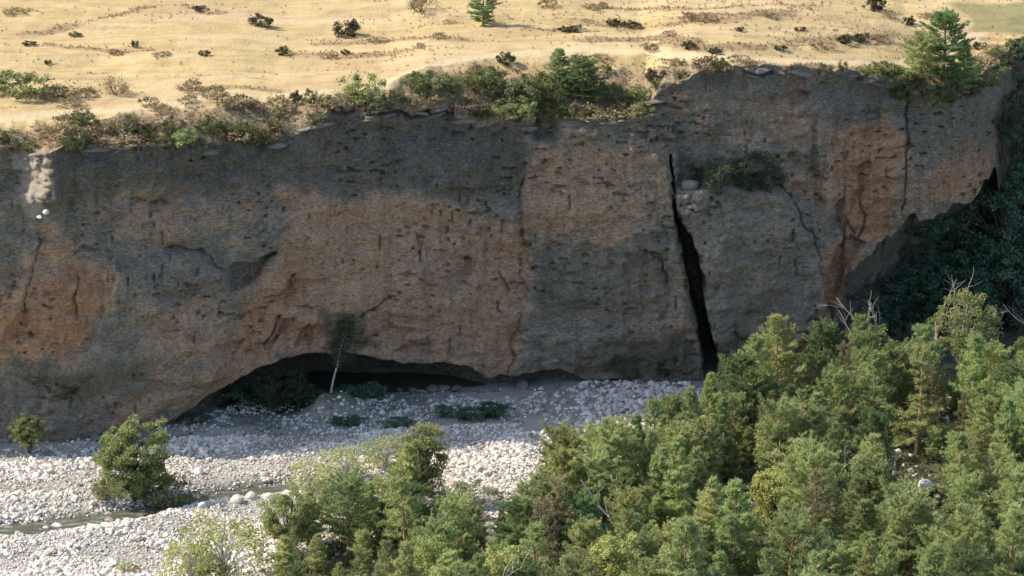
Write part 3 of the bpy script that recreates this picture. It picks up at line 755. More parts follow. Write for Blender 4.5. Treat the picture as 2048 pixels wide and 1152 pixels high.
broad('broad_a', 21, 6.0, 2.2, 3.4, 2.5, 130, M_BROAD, per=100)
broad('broad_b', 22, 6.5, 1.8, 3.8, 2.8, 120, M_BROAD, per=100)
broad('broad_y', 23, 6.0, 1.5, 3.4, 2.6, 100, M_YEL, per=90)
broad('broad_lone', 24, 7.0, 2.7, 3.7, 3.3, 230, M_BROAD, lsize=.17, per=130)
broad('broad_pale', 25, 5.2, 2.2, 3.7, 1.2, 55, M_PALE, M_BIRCH, per=55)
broad('broad_sparse', 26, 4.2, 2.1, 2.4, 1.8, 85, M_YEL, M_BIRCH, per=34, lsize=.16)
broad('broad_round', 27, 8.6, 2.3, 5.6, 3.2, 95, M_BROAD, M_BARK_W, clump=.6, per=90)
broad('ravine_a', 28, 7.0, 2.4, 4.0, 3.2, 95, M_SHADE)
broad('ravine_b', 29, 6.0, 2.6, 3.3, 2.6, 95, M_SHADE)
broad('cave_bush', 30, 6.0, 2.6, 3.1, 2.6, 95, M_CAVE_SHADE)
broad('shrub_a', 31, 1.6, 1.15, .75, .75, 42, M_RIM, multi=2, lsize=.12, per=60, clump=.33)
broad('shrub_b', 32, 1.8, .95, .85, .85, 34, M_DUSTY, multi=2, lsize=.12, per=55, clump=.33)
broad('shrub_g', 33, 1.7, 1.2, .8, .8, 42, M_BROAD, multi=2, lsize=.12, per=70, clump=.33)
broad('shrub_o', 38, 1.7, 1.2, .8, .8, 38, M_DUSTY, multi=2, lsize=.12, per=60, clump=.36)
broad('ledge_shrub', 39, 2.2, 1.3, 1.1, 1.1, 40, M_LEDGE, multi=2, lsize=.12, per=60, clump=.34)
broad('juniper', 34, 1.3, .95, .55, .55, 34, M_DARK, multi=2, lsize=.13, per=60, clump=.28)
broad('scrub', 35, .9, .9, .35, .35, 26, M_TAWNY, multi=2, lsize=.12, per=34, clump=.26)
broad('scrub_r', 36, 1.2, .9, .5, .5, 26, M_RED, multi=2, lsize=.13, per=40, clump=.3)
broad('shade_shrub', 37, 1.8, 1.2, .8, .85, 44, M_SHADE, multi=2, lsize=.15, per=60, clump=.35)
bare('twiggy', 41, 1.6, 2, M_BARK_D, .55, 7, M_TAWNY)
bare('snag', 42, 9.0, 3, M_BARK_W, .5, 1)
bare('snag_b', 43, 9.0, 3, M_BARK_W, .7, 1)

ITEMS = []
def spawn(key, name, p, height, rot=None, wide=1.0, lean=(0, 0), look=None, noun=None, label=None, category='tree', group=None, pos=None):
    pr = PROTO[key]; s = height/pr['H']
    e = bpy.data.objects.new(name, None); COL.objects.link(e)
    e.empty_display_size = .3
    e.location = Vector(p); e.scale = (s*wide, s*wide, s)
    e.rotation_euler = (lean[0], lean[1], random.uniform(0, 6.283) if rot is None else rot)
    for pn, me in pr['parts']:
        link(pn, me, e)
    tag(e, label, category, group)
    if pos is None:
        q = proj(np.array(p) + np.array([0, 0, height*.55])); pos = (float(q[0]), float(q[1]))
    ITEMS.append(dict(o=e, pos=pos, look=look, noun=noun or category, label=label))
    return e
bpy.context.view_layer.update()
DG = bpy.context.evaluated_depsgraph_get()
def hit(px, py):
    d = Vector(ray(px, py)).normalized()
    ok, loc, nr, idx, ob, mt = SC.ray_cast(DG, Vector(CAM), d)
    return np.array(loc), ob.name if ok else None
def m_of(hpx, p):
    dep = (p[1]-CAM[1])*CP - (p[2]-CAM[2])*SP
    return hpx*dep/FOCAL/CP

# ---------------- named trees of the river side
TREE_MARKS = []
def named(key, name, px, py, hpx, label, mark=None, **k):
    p = at_z(px, py, Z0)
    p[2] = float(bed_z(p[0], p[1]))
    e = spawn(key, name, p, m_of(hpx, p), label=label, **k)
    PLACED.append((p[0], p[1], 1.0))
    if mark: TREE_MARKS.append((mark, px, py-hpx*.55))
    return e
PLACED = []
named('broad_lone', 'willow_tree', 268, 1000, 165, 'lone rounded green tree standing on the pale gravel bar beside the stream')
named('shrub_g', 'willow_shrub', 327, 1002, 75, 'leafy green shrub at the right foot of the lone gravel bar tree', category='shrub')
named('shrub_g', 'willow_shrub', 205, 1000, 36, 'low green shrub at the left foot of the lone gravel bar tree', category='shrub')
named('broad_a', 'poplar_tree', 58, 912, 84, 'small bright green tree against the shaded cliff foot at the left edge', wide=1.0)
named('pine_open', 'pine_tree', 1832, 905, 215, 'open pine with bare orange trunk and level layered boughs', 'the open orange-trunked pine', rot=1.0)
named('pine_pyr', 'pine_tree', 1545, 835, 200, 'broad pointed yellow-green pine in front of the cliff right of the cleft', 'the broad pointed pine')
named('pine_bare_top', 'pine_tree', 1750, 790, 185, 'pine with a brittle bare grey top behind the open pine', 'the bare-topped pine', wide=1.1)
named('snag', 'dead_tree', 1748, 795, 240, 'dead grey tree poking twiggy branches above the bare-topped pine', category='dead tree')
named('snag_b', 'dead_tree', 1862, 790, 250, 'bleached dead tree with forked bare top left of the bright rounded tree', 'the bleached dead tree', category='dead tree')
named('broad_round', 'deciduous_tree', 1925, 800, 215, 'bright yellow-green rounded tree rising highest against the dark ravine', 'the bright rounded tree')
named('snag', 'dead_tree', 2036, 775, 215, 'single bare white trunk standing at the right edge before the dark ravine', category='dead tree', rot=2.0)
named('pine_young', 'pine_sapling', 1425, 850, 102, 'thin young pine whose tip stands at the bottom of the cleft', 'the sapling below the cleft', wide=.8)
named('pine_c', 'pine_tree', 1293, 965, 170, 'bushy pine with dark bare trunk in front of the shaded boulder field', 'the pine before the boulder field')
named('pine_b', 'pine_tree', 1120, 1010, 150, 'olive green pine beside the right end of the sunlit boulder pile', 'the pine by the sunlit boulders')
named('pine_dry', 'pine_tree', 1085, 1195, 185, 'half dead pine with rusty brown needles in the middle of the forest front', 'the rusty half-dead pine', wide=1.15)
named('broad_b', 'poplar_tree', 845, 1012, 165, 'light green leafy poplar standing left of the sunlit boulder pile', 'the leafy poplar', wide=1.1)
named('broad_pale', 'grey_willow', 940, 1070, 118, 'pale grey-green flat-topped willow below the sunlit boulder pile', 'the pale flat-topped willow')
named('pine_k', 'pine_tree', 825, 1110, 140, 'dark green flat-crowned pine with straight black trunk left of the pale willow', 'the black-trunked pine')
named('pine_b', 'pine_tree', 697, 1110, 150, 'spreading pine whose bare trunk stands before a strip of white stones', 'the pine before white stones', wide=1.15)
named('broad_a', 'deciduous_tree', 580, 1115, 130, 'soft olive broadleaf tree at the left corner of the forest by the stream', 'the olive corner tree', wide=1.1)
named('broad_y', 'poplar_tree', 868, 1225, 145, 'small yellow poplar at the bottom edge left of the rusty pine', 'the small yellow poplar')
named('broad_y', 'poplar_tree', 1012, 1235, 165, 'yellow-green poplar at the bottom edge touching the rusty pine', 'the middle yellow poplar')
named('broad_y', 'poplar_tree', 1228, 1240, 165, 'tall pale yellow poplar at the bottom edge right of the rusty pine', 'the tall pale poplar', wide=1.1)
named('broad_y', 'poplar_tree', 1345, 1235, 150, 'yellow poplar at the bottom edge, second right of the rusty pine', wide=.8)
named('broad_sparse', 'willow_shrub', 450, 1172, 135, 'sparse yellowish willow shrub on white gravel at the bottom edge', 'the sparse willow shrub', category='shrub', wide=1.4)
named('broad_sparse', 'willow_shrub', 380, 1185, 100, 'thin yellowish willow shrub left of the larger sparse one', category='shrub', wide=1.1)
named('broad_sparse', 'willow_shrub', 690, 965, 80, 'see-through yellow shrub among white stones above the forest corner', category='shrub', wide=1.2)
named('broad_sparse', 'willow_shrub', 770, 945, 72, 'see-through yellow shrub touching the leafy poplar on its left', category='shrub', wide=1.2)
named('broad_sparse', 'willow_shrub', 620, 1000, 78, 'thin yellow shrub on the stream bank at the forest corner', category='shrub', wide=1.1)
named('pine_y', 'pine_tree', 1955, 1010, 150, 'conical yellowish pine below the open orange-trunked pine on its right', 'the conical yellowish pine')
named('broad_b', 'deciduous_tree', 2020, 1225, 140, 'fresh green leafy tree in the bottom right corner of the forest', 'the leafy corner tree')
named('scrub_r', 'autumn_shrub', 2005, 1180, 40, 'small red-orange autumn shrub in the bottom right corner', category='shrub')
named('broad_sparse', 'willow_shrub', 250, 1148, 26, 'tiny yellow-green shrub alone on the gravel at the bottom edge', category='shrub', wide=1.2)
named('scrub_r', 'autumn_shrub', 268, 1142, 13, 'tiny dark red shrub alone on the gravel at the bottom edge', category='shrub')
# white rocks that show through the trees, and the gaps over them
ROCKS = [(1850, 952, 1.9, 'large white rock showing between pine crowns right of the forest centre'), (1502, 990, 1.2, 'smaller white rock showing between pine crowns left of the large one')]
OPX = at_z(1832, 905, Z0)
RXY = [tuple(at_z(a, b, Z0+1.5)[:2]) for a, b, *_ in ROCKS]
FP = np.array(FOREST)
def in_forest(x, y): return poly_dist(np.array([x]), np.array([y]), FOREST)[0] > 0
# fill the wood
looks = {'pine_a': 'pointed green', 'pine_b': 'round-crowned green', 'pine_c': 'ragged green', 'pine_d': 'bushy low-branched green', 'pine_y': 'pointed yellowish', 'pine_z': 'round-crowned yellowish', 'pine_k': 'dark green', 'pine_young': 'small', 'pine_dry': 'thin rusty', 'snag': 'bare dead', 'snag_b': 'forked bare dead', 'broad_a': 'bushy', 'broad_b': 'upright', 'broad_y': 'yellow'}
def scatter(n, mind, keys, tries=9000):
    ks, ws = zip(*keys); c = 0
    for _ in range(tries):
        if c >= n: break
        x, y = random.uniform(FP[:, 0].min(), FP[:, 0].max()), random.uniform(FP[:, 1].min(), FP[:, 1].max())
        if not in_forest(x, y): continue
        if any((x-a)**2 + (y-b)**2 < (mind*.5*(1+r))**2 for a, b, r in PLACED): continue
        z = float(bed_z(x, y)); qx, qy = proj(np.array([x, y, z]))
        if qx < -120 or qx > 2190: continue
        key = random.choices(ks, ws)[0]
        sz = random.uniform(.66, 1.2)*(PROTO[key]['H'])*(1.12 if qx > 1350 else 1.0)
        # keep low things in front of the sunlit boulder pile, the white stones and the rocks
        if 860 < qx < 1050 and qy < 1130: sz *= .6
        if 540 < qx < 780 and qy > 1110: sz *= .62
        if any(abs(qx-a) < 50 and -20 < qy-b < 175 for a, b, *_ in ROCKS): continue
        if any(-7.5 < x-a < 0 and abs(y-b) < 1.7 for a, b in RXY): sz *= .35
        if abs(qx-1832) < 95 and 900 < qy < 1075: sz *= .5
        if abs(qx-1832) < 70 and 860 < qy <= 900: continue
        if abs(qx-1560) < 40 and 830 < qy < 960: sz *= .6
        q2x, q2y = proj(np.array([x, y, z+sz*.96]))
        top = float(np.interp(q2x, [300,480,545,620,700,780,800,860,890,930,985,1060,1130,1250,1340,1440,1540,1600,1700,1780,1900,1960,2048,2200], [1100,1060,1020,985,975,965,905,885,950,985,955,880,875,822,812,765,665,695,625,645,610,655,680,680]))
        if q2y < top: sz *= max(.3, 1-(top-q2y)/max(30, qy-q2y))
        if -8 < x-OPX[0] < -1 and abs(y-OPX[1]+.3) < 2.0: sz *= .55
        name = 'pine_tree' if key.startswith('pine') else 'deciduous_tree'
        if key.startswith('snag'): name = 'dead_tree'; sz *= .68
        if key == 'pine_young': name = 'pine_sapling'
        spawn(key, name, (x, y, z), sz, wide=random.uniform(.78, 1.2), lean=(random.gauss(0, .05), random.gauss(0, .05)), look=looks[key], noun={'pine_tree': 'pine', 'pine_sapling': 'young pine', 'deciduous_tree': 'leafy tree', 'dead_tree': 'tree'}[name], group='trees of the river wood')
        PLACED.append((x, y, .5 if key == 'pine_young' else 1.0)); c += 1
    print('scattered', c)
FOREST_ALL = FOREST
FOREST = [tuple(at_z(a, b, Z0)[:2]) for a, b in [(1040,1010),(1130,985),(1250,955),(1350,930),(1440,890),(1440,1010),(1040,1090)]]; FP = np.array(FOREST)
scatter(16, 2.5, [('pine_a', 2), ('pine_b', 3), ('pine_d', 2), ('pine_z', 2)])
FOREST = FOREST_ALL; FP = np.array(FOREST)
scatter(190, 3.0, [('pine_a', 3), ('pine_b', 3), ('pine_c', 3), ('pine_d', 3), ('pine_y', 2.2), ('pine_z', 2.2), ('pine_k', 2), ('pine_dry', .5), ('broad_a', .8), ('broad_b', .7), ('broad_y', .35)])
scatter(12, 1.6, [('snag', 1), ('snag_b', 1)], 3000)
scatter(75, 1.9, [('pine_young', 4), ('pine_d', 1), ('pine_dry', .7), ('broad_y', .5)], 8000)

# ---------------- plateau and rim plants
def onto(key, name, px, py, hpx, look, noun, category='shrub', wide=1.0, label=None, group=None, sink=.08, **k):
    p, ob = hit(px, py)
    h = m_of(hpx, p); p = p - np.array([0, 0, sink*h])
    return spawn(key, name, p, h*1.05, wide=wide, look=look, noun=noun, label=label, category=category, group=group, **k)
onto('juniper', 'juniper_bush', 524, 53, 25, 0, 0, label='dark flat-topped bush alone on the dry grass, left of the other dark one', wide=1.15)
onto('juniper', 'juniper_bush', 692, 72, 33, 0, 0, label='dark ragged bush right of the flat-topped one on the dry grass', wide=1.0)
onto('juniper', 'juniper_bush', 566, 109, 18, 0, 0, label='small dark round bush nearer the track below the flat-topped one', wide=1.1)
onto('twiggy', 'brown_bush', 842, 25, 34, 0, 0, label='brown twiggy bush on the plateau left of the lone pine', wide=1.2)
onto('pine_k', 'pine_tree', 966, 52, 70, 0, 0, category='tree', label='lone dark pine on the dry plateau casting a long shadow', wide=1.45)
onto('juniper', 'olive_bush', 1750, 20, 30, 0, 0, label='olive bush near the top edge left of the green field', wide=.9)
onto('shrub_g', 'green_bush', 46, 194, 52, 0, 0, label='big rounded green bush beside the track at the left edge', wide=1.55)
onto('scrub', 'dry_scrub', 118, 196, 24, 0, 0, label='tawny scrub joined to the right side of the big green bush', wide=1.5)
onto('scrub', 'dry_scrub', 165, 196, 20, 0, 0, label='tawny scrub, second right of the big green bush', wide=1.2)
onto('scrub', 'dry_scrub', 148, 214, 18, 0, 0, label='low tawny scrub on the track side below the big green bush', wide=1.4)
onto('twiggy', 'bare_bush', 232, 190, 34, 0, 0, label='bare twiggy bush between the big green bush and the rim plants', wide=1.1)
onto('juniper', 'dark_sapling', 270, 94, 14, 0, 0, label='tiny dark sapling in the open grass above the bare twiggy bush', wide=.7)
onto('juniper', 'olive_bush', 2, 168, 26, 0, 0, label='dark bush cut off by the left edge above the big green bush', wide=.5)
PL_MARKS = [('the lone plateau pine', 966, 25), ('the flat-topped dark bush', 524, 40), ('the big green bush', 46, 170), ('the olive bush', 1750, 5), ('the green field corner', 1940, 55), ('the bare twiggy bush', 232, 175)]
for px, py, h, w in [(408,111,9,1.3),(656,117,12,1),(880,77,11,1),(1098,13,12,1.2),(840,96,8,1.2),(1150,62,10,1.8),(1130,64,9,1.5),(1225,50,11,1.2),(1262,52,9,2),(1380,38,11,1.3),(1415,36,10,1.3),(1180,17,10,1.4),(1204,16,9,1.2),(1300,98,10,1.8),(1378,96,12,1.4),(1430,106,9,1.8),(1480,62,7,1.6),(1560,100,8,1.6),(1650,98,12,1.4),(1690,86,15,1.2),(1722,84,15,1.4),(1760,80,9,1.8),(1818,50,14,.9),(1778,36,11,1.0),(1850,36,9,1.3),(1600,62,7,1.8),(760,84,8,1.8),(900,46,6,1.5),(1920,100,12,1.3),(1960,98,12,1.2),(1340,70,8,1.4),(690,108,8,1.2),(96,128,7,1.2),(230,108,8,2),(320,112,7,2),(60,90,7,2),(150,72,7,2),(400,20,8,1.8),(380,182,18,1.1),(300,212,17,.8),(30,26,8,2.5),(1540,34,8,2)]:
    k = random.choice(['scrub', 'scrub', 'juniper'])
    onto(k, 'dry_scrub' if k == 'scrub' else 'dark_scrub', px, py, h*1.25, 'tawny' if k == 'scrub' else 'dark', 'scrub tuft', wide=w, group='scrub tufts on the dry plateau', category='shrub')
# cliff rim
RIM_MARKS = [('the sunlit spur', 70, 350), ('the pale rock pillar', 1110, 258), ('the cleft', 1345, 330), ('the pointed rim conifer', 1120, 135), ('the tall rim pine', 1885, 100), ('the rounded rim bush', 722, 180), ('the far end of the rim', 2030, 90)]
onto('pine_d', 'pine_tree', 1120, 182, 84, 0, 0, category='tree', label='pointed green conifer on the cliff rim above the pale rock pillar', wide=1.5)
onto('pine_k', 'pine_tree', 1165, 200, 80, 0, 0, category='tree', label='dark spreading pine on the cliff rim right of the pointed conifer', wide=1.6)
onto('shrub_g', 'green_bush', 722, 208, 62, 0, 0, label='rounded bright green bush at the rim left of the shrub thicket', wide=.95)
onto('pine_k', 'pine_tree', 1886, 170, 138, 0, 0, category='tree', label='tall dark green pine standing on the rim towards the right end', wide=1.15)
onto('pine_z', 'pine_tree', 1848, 172, 100, 0, 0, category='tree', label='yellowish round pine leaning on the tall rim pine from the left', wide=1.2)
onto('pine_d', 'pine_tree', 1928, 176, 95, 0, 0, category='tree', label='green pine touching the right side of the tall rim pine', wide=1.2)
rimlist = [('shrub_o',1000,196,66,1.1),('shrub_o',1045,212,74,1.0),('shrub_g',1030,236,46,1.2),('shrub_o',1072,240,48,1.0),('shrub_a',975,180,52,1.2),('shrub_a',945,176,34,1.3),('shrub_a',1090,200,62,1.0),('shrub_a',1110,232,40,1.2),
 ('shrub_a',870,184,42,1.2),('shrub_a',830,178,36,1.3),('shrub_b',905,192,34,1.2),('shrub_b',790,196,22,1.4),('scrub',850,208,22,1.6),('shrub_b',750,212,22,1.2),('shrub_b',1140,236,32,1.2),('shrub_a',1210,200,44,1.3),('shrub_b',1245,208,36,1.3),('shrub_a',1275,200,30,1.3),('juniper',1312,165,34,.9),('scrub',1250,232,26,2.2),('scrub',1200,232,24,2.0),('shrub_o',1160,240,34,1.0),('shrub_g',1290,226,26,1.4),
 ('juniper',1010,128,28,.9),('scrub',1150,130,22,1.2),('scrub',960,144,16,1.6),('scrub',1345,128,16,1.4),('scrub',1480,122,15,1.4),('scrub',1200,120,14,1.2),
 ('shrub_o',28,300,46,1.1),('shrub_b',60,306,28,1.1),('shrub_b',2,284,30,1.0),('shrub_b',158,296,40,1.0),('scrub',110,268,16,1.8),('scrub',200,262,16,1.6),('shrub_b',262,250,24,1.2),('juniper',290,268,22,1.3),('shrub_o',345,270,46,1.1),('shrub_g',372,286,40,1.2),('shrub_o',330,292,30,1.2),('shrub_a',420,266,38,1.0),('shrub_o',452,268,30,1.3),('shrub_a',492,282,46,.9),('shrub_b',525,290,32,1.2),('shrub_b',398,296,28,1.2),('shrub_b',545,262,26,1.1),
 ('scrub',320,222,20,1.4),('scrub',440,206,30,1.0),('scrub',470,214,26,1.3),('scrub',505,214,20,1.4),('scrub',560,216,30,.9),('juniper',590,205,24,.8),('shrub_b',622,206,36,.8),('shrub_b',650,210,26,1.2),('scrub',680,212,24,1.0),('scrub',420,192,22,1.1),('scrub',375,206,18,1.3),('juniper',480,200,16,1.3),
 ('shrub_a',1740,150,26,1.4),('shrub_a',1775,152,32,1.3),('shrub_b',1722,158,20,1.3),('shrub_a',1800,172,40,1.1),('shrub_a',1822,196,44,1.1),('shrub_a',1790,190,26,1.2),('shrub_a',1868,206,40,1.2),('shrub_b',1905,200,34,1.2),('shrub_a',1960,170,44,1.1),('shrub_g',1990,150,40,1.1),('shrub_b',1940,190,30,1.2),('shrub_a',2036,110,44,1.0),('shrub_b',2016,130,34,1.1),('scrub',1985,104,18,1.4)]
for k, px, py, h, w in rimlist:
    h *= random.uniform(.78, 1.0)
    look, noun = {'shrub_g': ('bright green', 'rim bush'), 'shrub_o': ('dusty olive', 'rim bush'), 'shrub_a': ('olive green', 'rim bush'), 'shrub_b': ('upright olive', 'rim bush'), 'scrub': ('tawny', 'rim scrub'), 'juniper': ('dark', 'rim bush')}[k]
    onto(k, 'dry_scrub' if k == 'scrub' else 'rim_bush', px, py, h, look, noun, wide=w, group='bushes along the cliff rim', category='shrub')
for i in range(64):
    px = random.choice([random.uniform(60, 960), random.uniform(60, 700), random.uniform(960, 1320), random.uniform(1340, 2000)])
    q0, q1 = np.interp(px, [g[0] for g in g_px], [g[1] for g in g_px]), np.interp(px, [g[0] for g in rim_px], [g[1] for g in rim_px])
    py = q1 - (q1-q0)*abs(random.gauss(0, .4)) + random.uniform(-3, 9)
    if py < q0-4: continue
    k = random.choice(['scrub', 'shrub_b', 'shrub_a', 'scrub', 'shrub_b'])
    look, noun = {'shrub_a': ('olive green', 'rim bush'), 'shrub_b': ('upright olive', 'rim bush'), 'scrub': ('tawny', 'rim scrub')}[k]
    onto(k, 'dry_scrub' if k == 'scrub' else 'rim_bush', px, py, random.uniform(13, 28), look, noun, wide=random.uniform(.9, 1.5), group='bushes along the cliff rim', category='shrub')
# shrubs growing out of the shaded face
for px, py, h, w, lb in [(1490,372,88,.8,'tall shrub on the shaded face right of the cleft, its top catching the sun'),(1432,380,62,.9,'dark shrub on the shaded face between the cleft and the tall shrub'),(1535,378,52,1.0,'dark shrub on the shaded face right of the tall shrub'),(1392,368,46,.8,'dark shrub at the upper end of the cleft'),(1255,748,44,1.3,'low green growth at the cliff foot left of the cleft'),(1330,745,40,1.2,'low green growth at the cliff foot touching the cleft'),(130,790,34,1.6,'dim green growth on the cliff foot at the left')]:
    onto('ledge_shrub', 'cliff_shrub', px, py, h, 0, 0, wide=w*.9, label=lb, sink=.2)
# shaded strip below the cliff
def bedplant(key, name, px, py, hpx, label, category='shrub', wide=1.0, **k):
    p = at_z(px, py, Z0); p[2] = float(bed_z(p[0], p[1]))
    return spawn(key, name, p, m_of(hpx, p), wide=wide, label=label, category=category, **k)
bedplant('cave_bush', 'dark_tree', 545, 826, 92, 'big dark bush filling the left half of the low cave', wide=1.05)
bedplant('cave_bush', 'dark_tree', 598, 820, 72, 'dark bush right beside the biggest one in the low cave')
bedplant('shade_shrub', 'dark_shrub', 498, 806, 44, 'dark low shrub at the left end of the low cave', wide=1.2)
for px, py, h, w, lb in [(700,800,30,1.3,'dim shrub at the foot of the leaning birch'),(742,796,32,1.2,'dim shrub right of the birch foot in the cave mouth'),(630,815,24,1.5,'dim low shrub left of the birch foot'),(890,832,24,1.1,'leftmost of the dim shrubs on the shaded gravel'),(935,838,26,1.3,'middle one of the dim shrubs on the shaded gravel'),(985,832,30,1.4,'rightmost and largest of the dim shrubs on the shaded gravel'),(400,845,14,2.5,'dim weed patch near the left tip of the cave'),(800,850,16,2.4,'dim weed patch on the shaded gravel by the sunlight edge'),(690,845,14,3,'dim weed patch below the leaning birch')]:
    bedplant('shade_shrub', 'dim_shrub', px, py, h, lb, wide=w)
# leaning birch in front of the cave
def birch():
    p = at_z(661, 775, Z0+2.2); p[2] = float(bed_z(p[0], p[1]))
    e = bpy.data.objects.new('birch_tree', None); COL.objects.link(e); e.location = Vector(p)
    tag(e, 'slender leaning birch with a pale trunk in front of the low cave', 'tree')
    w = Mesh3(); P = np.array([[0, 0, -.1], [.25, 0, 1.3], [.7, -.1, 3.0], [1.1, -.2, 4.6], [1.5, -.3, 6.2], [1.7, -.3, 7.6]])
    w.tube(P, [.12, .11, .10, .08, .05, .02], 6)
    rg = np.random.default_rng(5); C = []
    for i in range(90):
        s = rg.uniform(.5, 1.0); q = np.array([np.interp(s, np.linspace(0, 1, 6), P[:, j]) for j in range(3)])
        tip = q + rg.normal(size=3)*np.array([1.15, 1.0, .6])*(1.25-s)
        w.tube(np.stack([q, (q+tip)/2 + [0, 0, .1], tip]), [.025, .018, .01], 3)
        C.append(tip + rg.normal(size=(48, 3))*.26)
    c = Mesh3(); c.add(*leaves(np.concatenate(C), .15, rg))
    link('trunk', w.mesh('trunk', M_BIRCH), e); link('crown', c.mesh('crown', M_LEDGE), e)
birch()
# ravine trees beyond the overhang
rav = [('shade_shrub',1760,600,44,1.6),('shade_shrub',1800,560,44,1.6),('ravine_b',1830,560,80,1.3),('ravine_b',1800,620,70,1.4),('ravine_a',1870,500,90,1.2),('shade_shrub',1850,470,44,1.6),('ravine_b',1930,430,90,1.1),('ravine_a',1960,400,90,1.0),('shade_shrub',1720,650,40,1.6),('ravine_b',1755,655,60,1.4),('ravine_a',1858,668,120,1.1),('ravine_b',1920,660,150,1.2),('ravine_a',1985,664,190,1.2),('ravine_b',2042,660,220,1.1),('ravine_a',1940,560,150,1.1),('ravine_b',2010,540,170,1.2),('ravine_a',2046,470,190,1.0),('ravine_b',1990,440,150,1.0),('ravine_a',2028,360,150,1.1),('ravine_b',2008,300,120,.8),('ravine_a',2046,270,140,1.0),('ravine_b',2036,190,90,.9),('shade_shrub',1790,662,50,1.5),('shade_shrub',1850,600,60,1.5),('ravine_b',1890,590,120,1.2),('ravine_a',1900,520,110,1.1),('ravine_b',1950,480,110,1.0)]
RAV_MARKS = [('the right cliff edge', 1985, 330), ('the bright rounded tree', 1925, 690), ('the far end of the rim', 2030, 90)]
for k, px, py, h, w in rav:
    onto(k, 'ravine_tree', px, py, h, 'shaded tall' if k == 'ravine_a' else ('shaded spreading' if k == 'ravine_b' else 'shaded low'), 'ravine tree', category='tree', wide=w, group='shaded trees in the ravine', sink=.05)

# ---------------- stones
def ico(sub):
    t = (1+5**.5)/2
    V = unit(np.array([[-1,t,0],[1,t,0],[-1,-t,0],[1,-t,0],[0,-1,t],[0,1,t],[0,-1,-t],[0,1,-t],[t,0,-1],[t,0,1],[-t,0,-1],[-t,0,1]], float))
    F = [[0,11,5],[0,5,1],[0,1,7],[0,7,10],[0,10,11],[1,5,9],[5,11,4],[11,10,2],[10,7,6],[7,1,8],[3,9,4],[3,4,2],[3,2,6],[3,6,8],[3,8,9],[4,9,5],[2,4,11],[6,2,10],[8,6,7],[9,8,1]]
    V = [tuple(v) for v in V]
    for _ in range(sub):
        mem, G = {}, []
        def mid(a, b):
            k = (min(a, b), max(a, b))
            if k not in mem:
                m = np.array(V[a])+np.array(V[b]); V.append(tuple(m/np.linalg.norm(m))); mem[k] = len(V)-1
            return mem[k]
        for a, b, c in F:
            x, y, z = mid(a, b), mid(b, c), mid(c, a); G += [[a, x, z], [b, y, x], [c, z, y], [x, y, z]]
        F = G
    return np.array(V), np.array(F)
IV, IF = ico(0); IV1, IF1 = ico(1)
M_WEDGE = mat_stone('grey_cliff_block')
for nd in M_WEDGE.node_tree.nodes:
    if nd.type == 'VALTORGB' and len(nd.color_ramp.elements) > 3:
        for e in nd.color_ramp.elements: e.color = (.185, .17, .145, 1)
M_STONE, M_STONES = mat_stone('limestone_boulder'), mat_stone('limestone_cobbles', True)
BM = []
for i in range(9):
    rg = np.random.default_rng(300+i)
    v = IV1*(1 + .16*fbm(IV1[:, 0]*1.3+i*7, IV1[:, 1]*1.3, IV1[:, 2]*1.3, 2))[:, None]
    # a few planar breaks make it a rock, not a ball
    for _ in range(5):
        n = unit(rg.normal(size=3)); dd = v@n; lim = rg.uniform(.62, .85); v = v - np.maximum(dd-lim, 0)[:, None]*n
    BM.append(mesh_from('boulder', v*np.array([1, rg.uniform(.7, .95), rg.uniform(.55, .8)]), IF1, M_STONE, False))
BARS = [tuple(at_z(a, b, Z0)[:2]) for a, b in [(-80,912),(200,884),(330,876),(560,872),(700,868),(840,852),(1040,850),(1100,900),(1120,960),(1040,1040),(930,1050),(760,1060),(620,1100),(560,1160),(480,1260),(-120,1260)]]
DIM = [tuple(at_z(a, b, Z0)[:2]) for a, b in [(1090,790),(1180,768),(1370,768),(1440,790),(1420,870),(1380,930),(1250,950),(1080,950),(1060,850)]]
STRIP = [tuple(at_z(a, b, Z0)[:2]) for a, b in [(60,890),(330,858),(480,810),(700,780),(1090,772),(1090,850),(840,852),(560,872),(200,884)]]
bp, dp, spz = np.array(BARS), np.array(DIM), np.array(STRIP)
def cand(n, poly, rg):
    P = np.array(poly); x = rg.uniform(P[:, 0].min(), P[:, 0].max(), n); y = rg.uniform(P[:, 1].min(), P[:, 1].max(), n)
    m = poly_dist(x, y, poly) > 0
    return x[m], y[m]
rg = np.random.default_rng(77)
# clumpiness: cobble bars, with finer gravel lenses between them
def dens(x, y):
    d = .30 + .95*fbm(x/4.5, y/3.0, 300., 3)
    sd = line_dist(x, y, ST); d = d + .55*np.exp(-((sd-3.0)/1.3)**2)
    qx, qy = proj(np.stack([x, y, np.full_like(x, Z0)], -1))
    d = np.where((qx > 330) & (qx < 560) & (qy > 885) & (qy < 940), d*.5-.1, d)      # pinkish fine gravel by the lone tree
    d = np.where((qx > 850) & (qx < 1060) & (qy < 990), d+.5, d)
    return np.where(sd < 1.9, -.1, d)
STONES = []
def boulder(x, y, s, label, group, z=None, name='boulder'):
    o = link(name, random.choice(BM))
    o.location = (x, y, (float(bed_z(x, y)) + s*.16) if z is None else z)
    o.scale = (s*random.uniform(.8, 1.2)*.5, s*random.uniform(.8, 1.2)*.5, s*random.uniform(.75, 1.15)*.5)
    if name == 'fallen_block': o.scale = (o.scale[0]*1.2, o.scale[1], o.scale[2]*.7)
    o.rotation_euler = (random.gauss(0, .25), random.gauss(0, .25), random.uniform(0, 6.28))
    if name in ('wedged_block', 'fallen_block'):
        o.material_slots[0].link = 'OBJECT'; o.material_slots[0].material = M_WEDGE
    tag(o, label, 'boulder', group)
    if group: STONES.append((o, s))
    return o
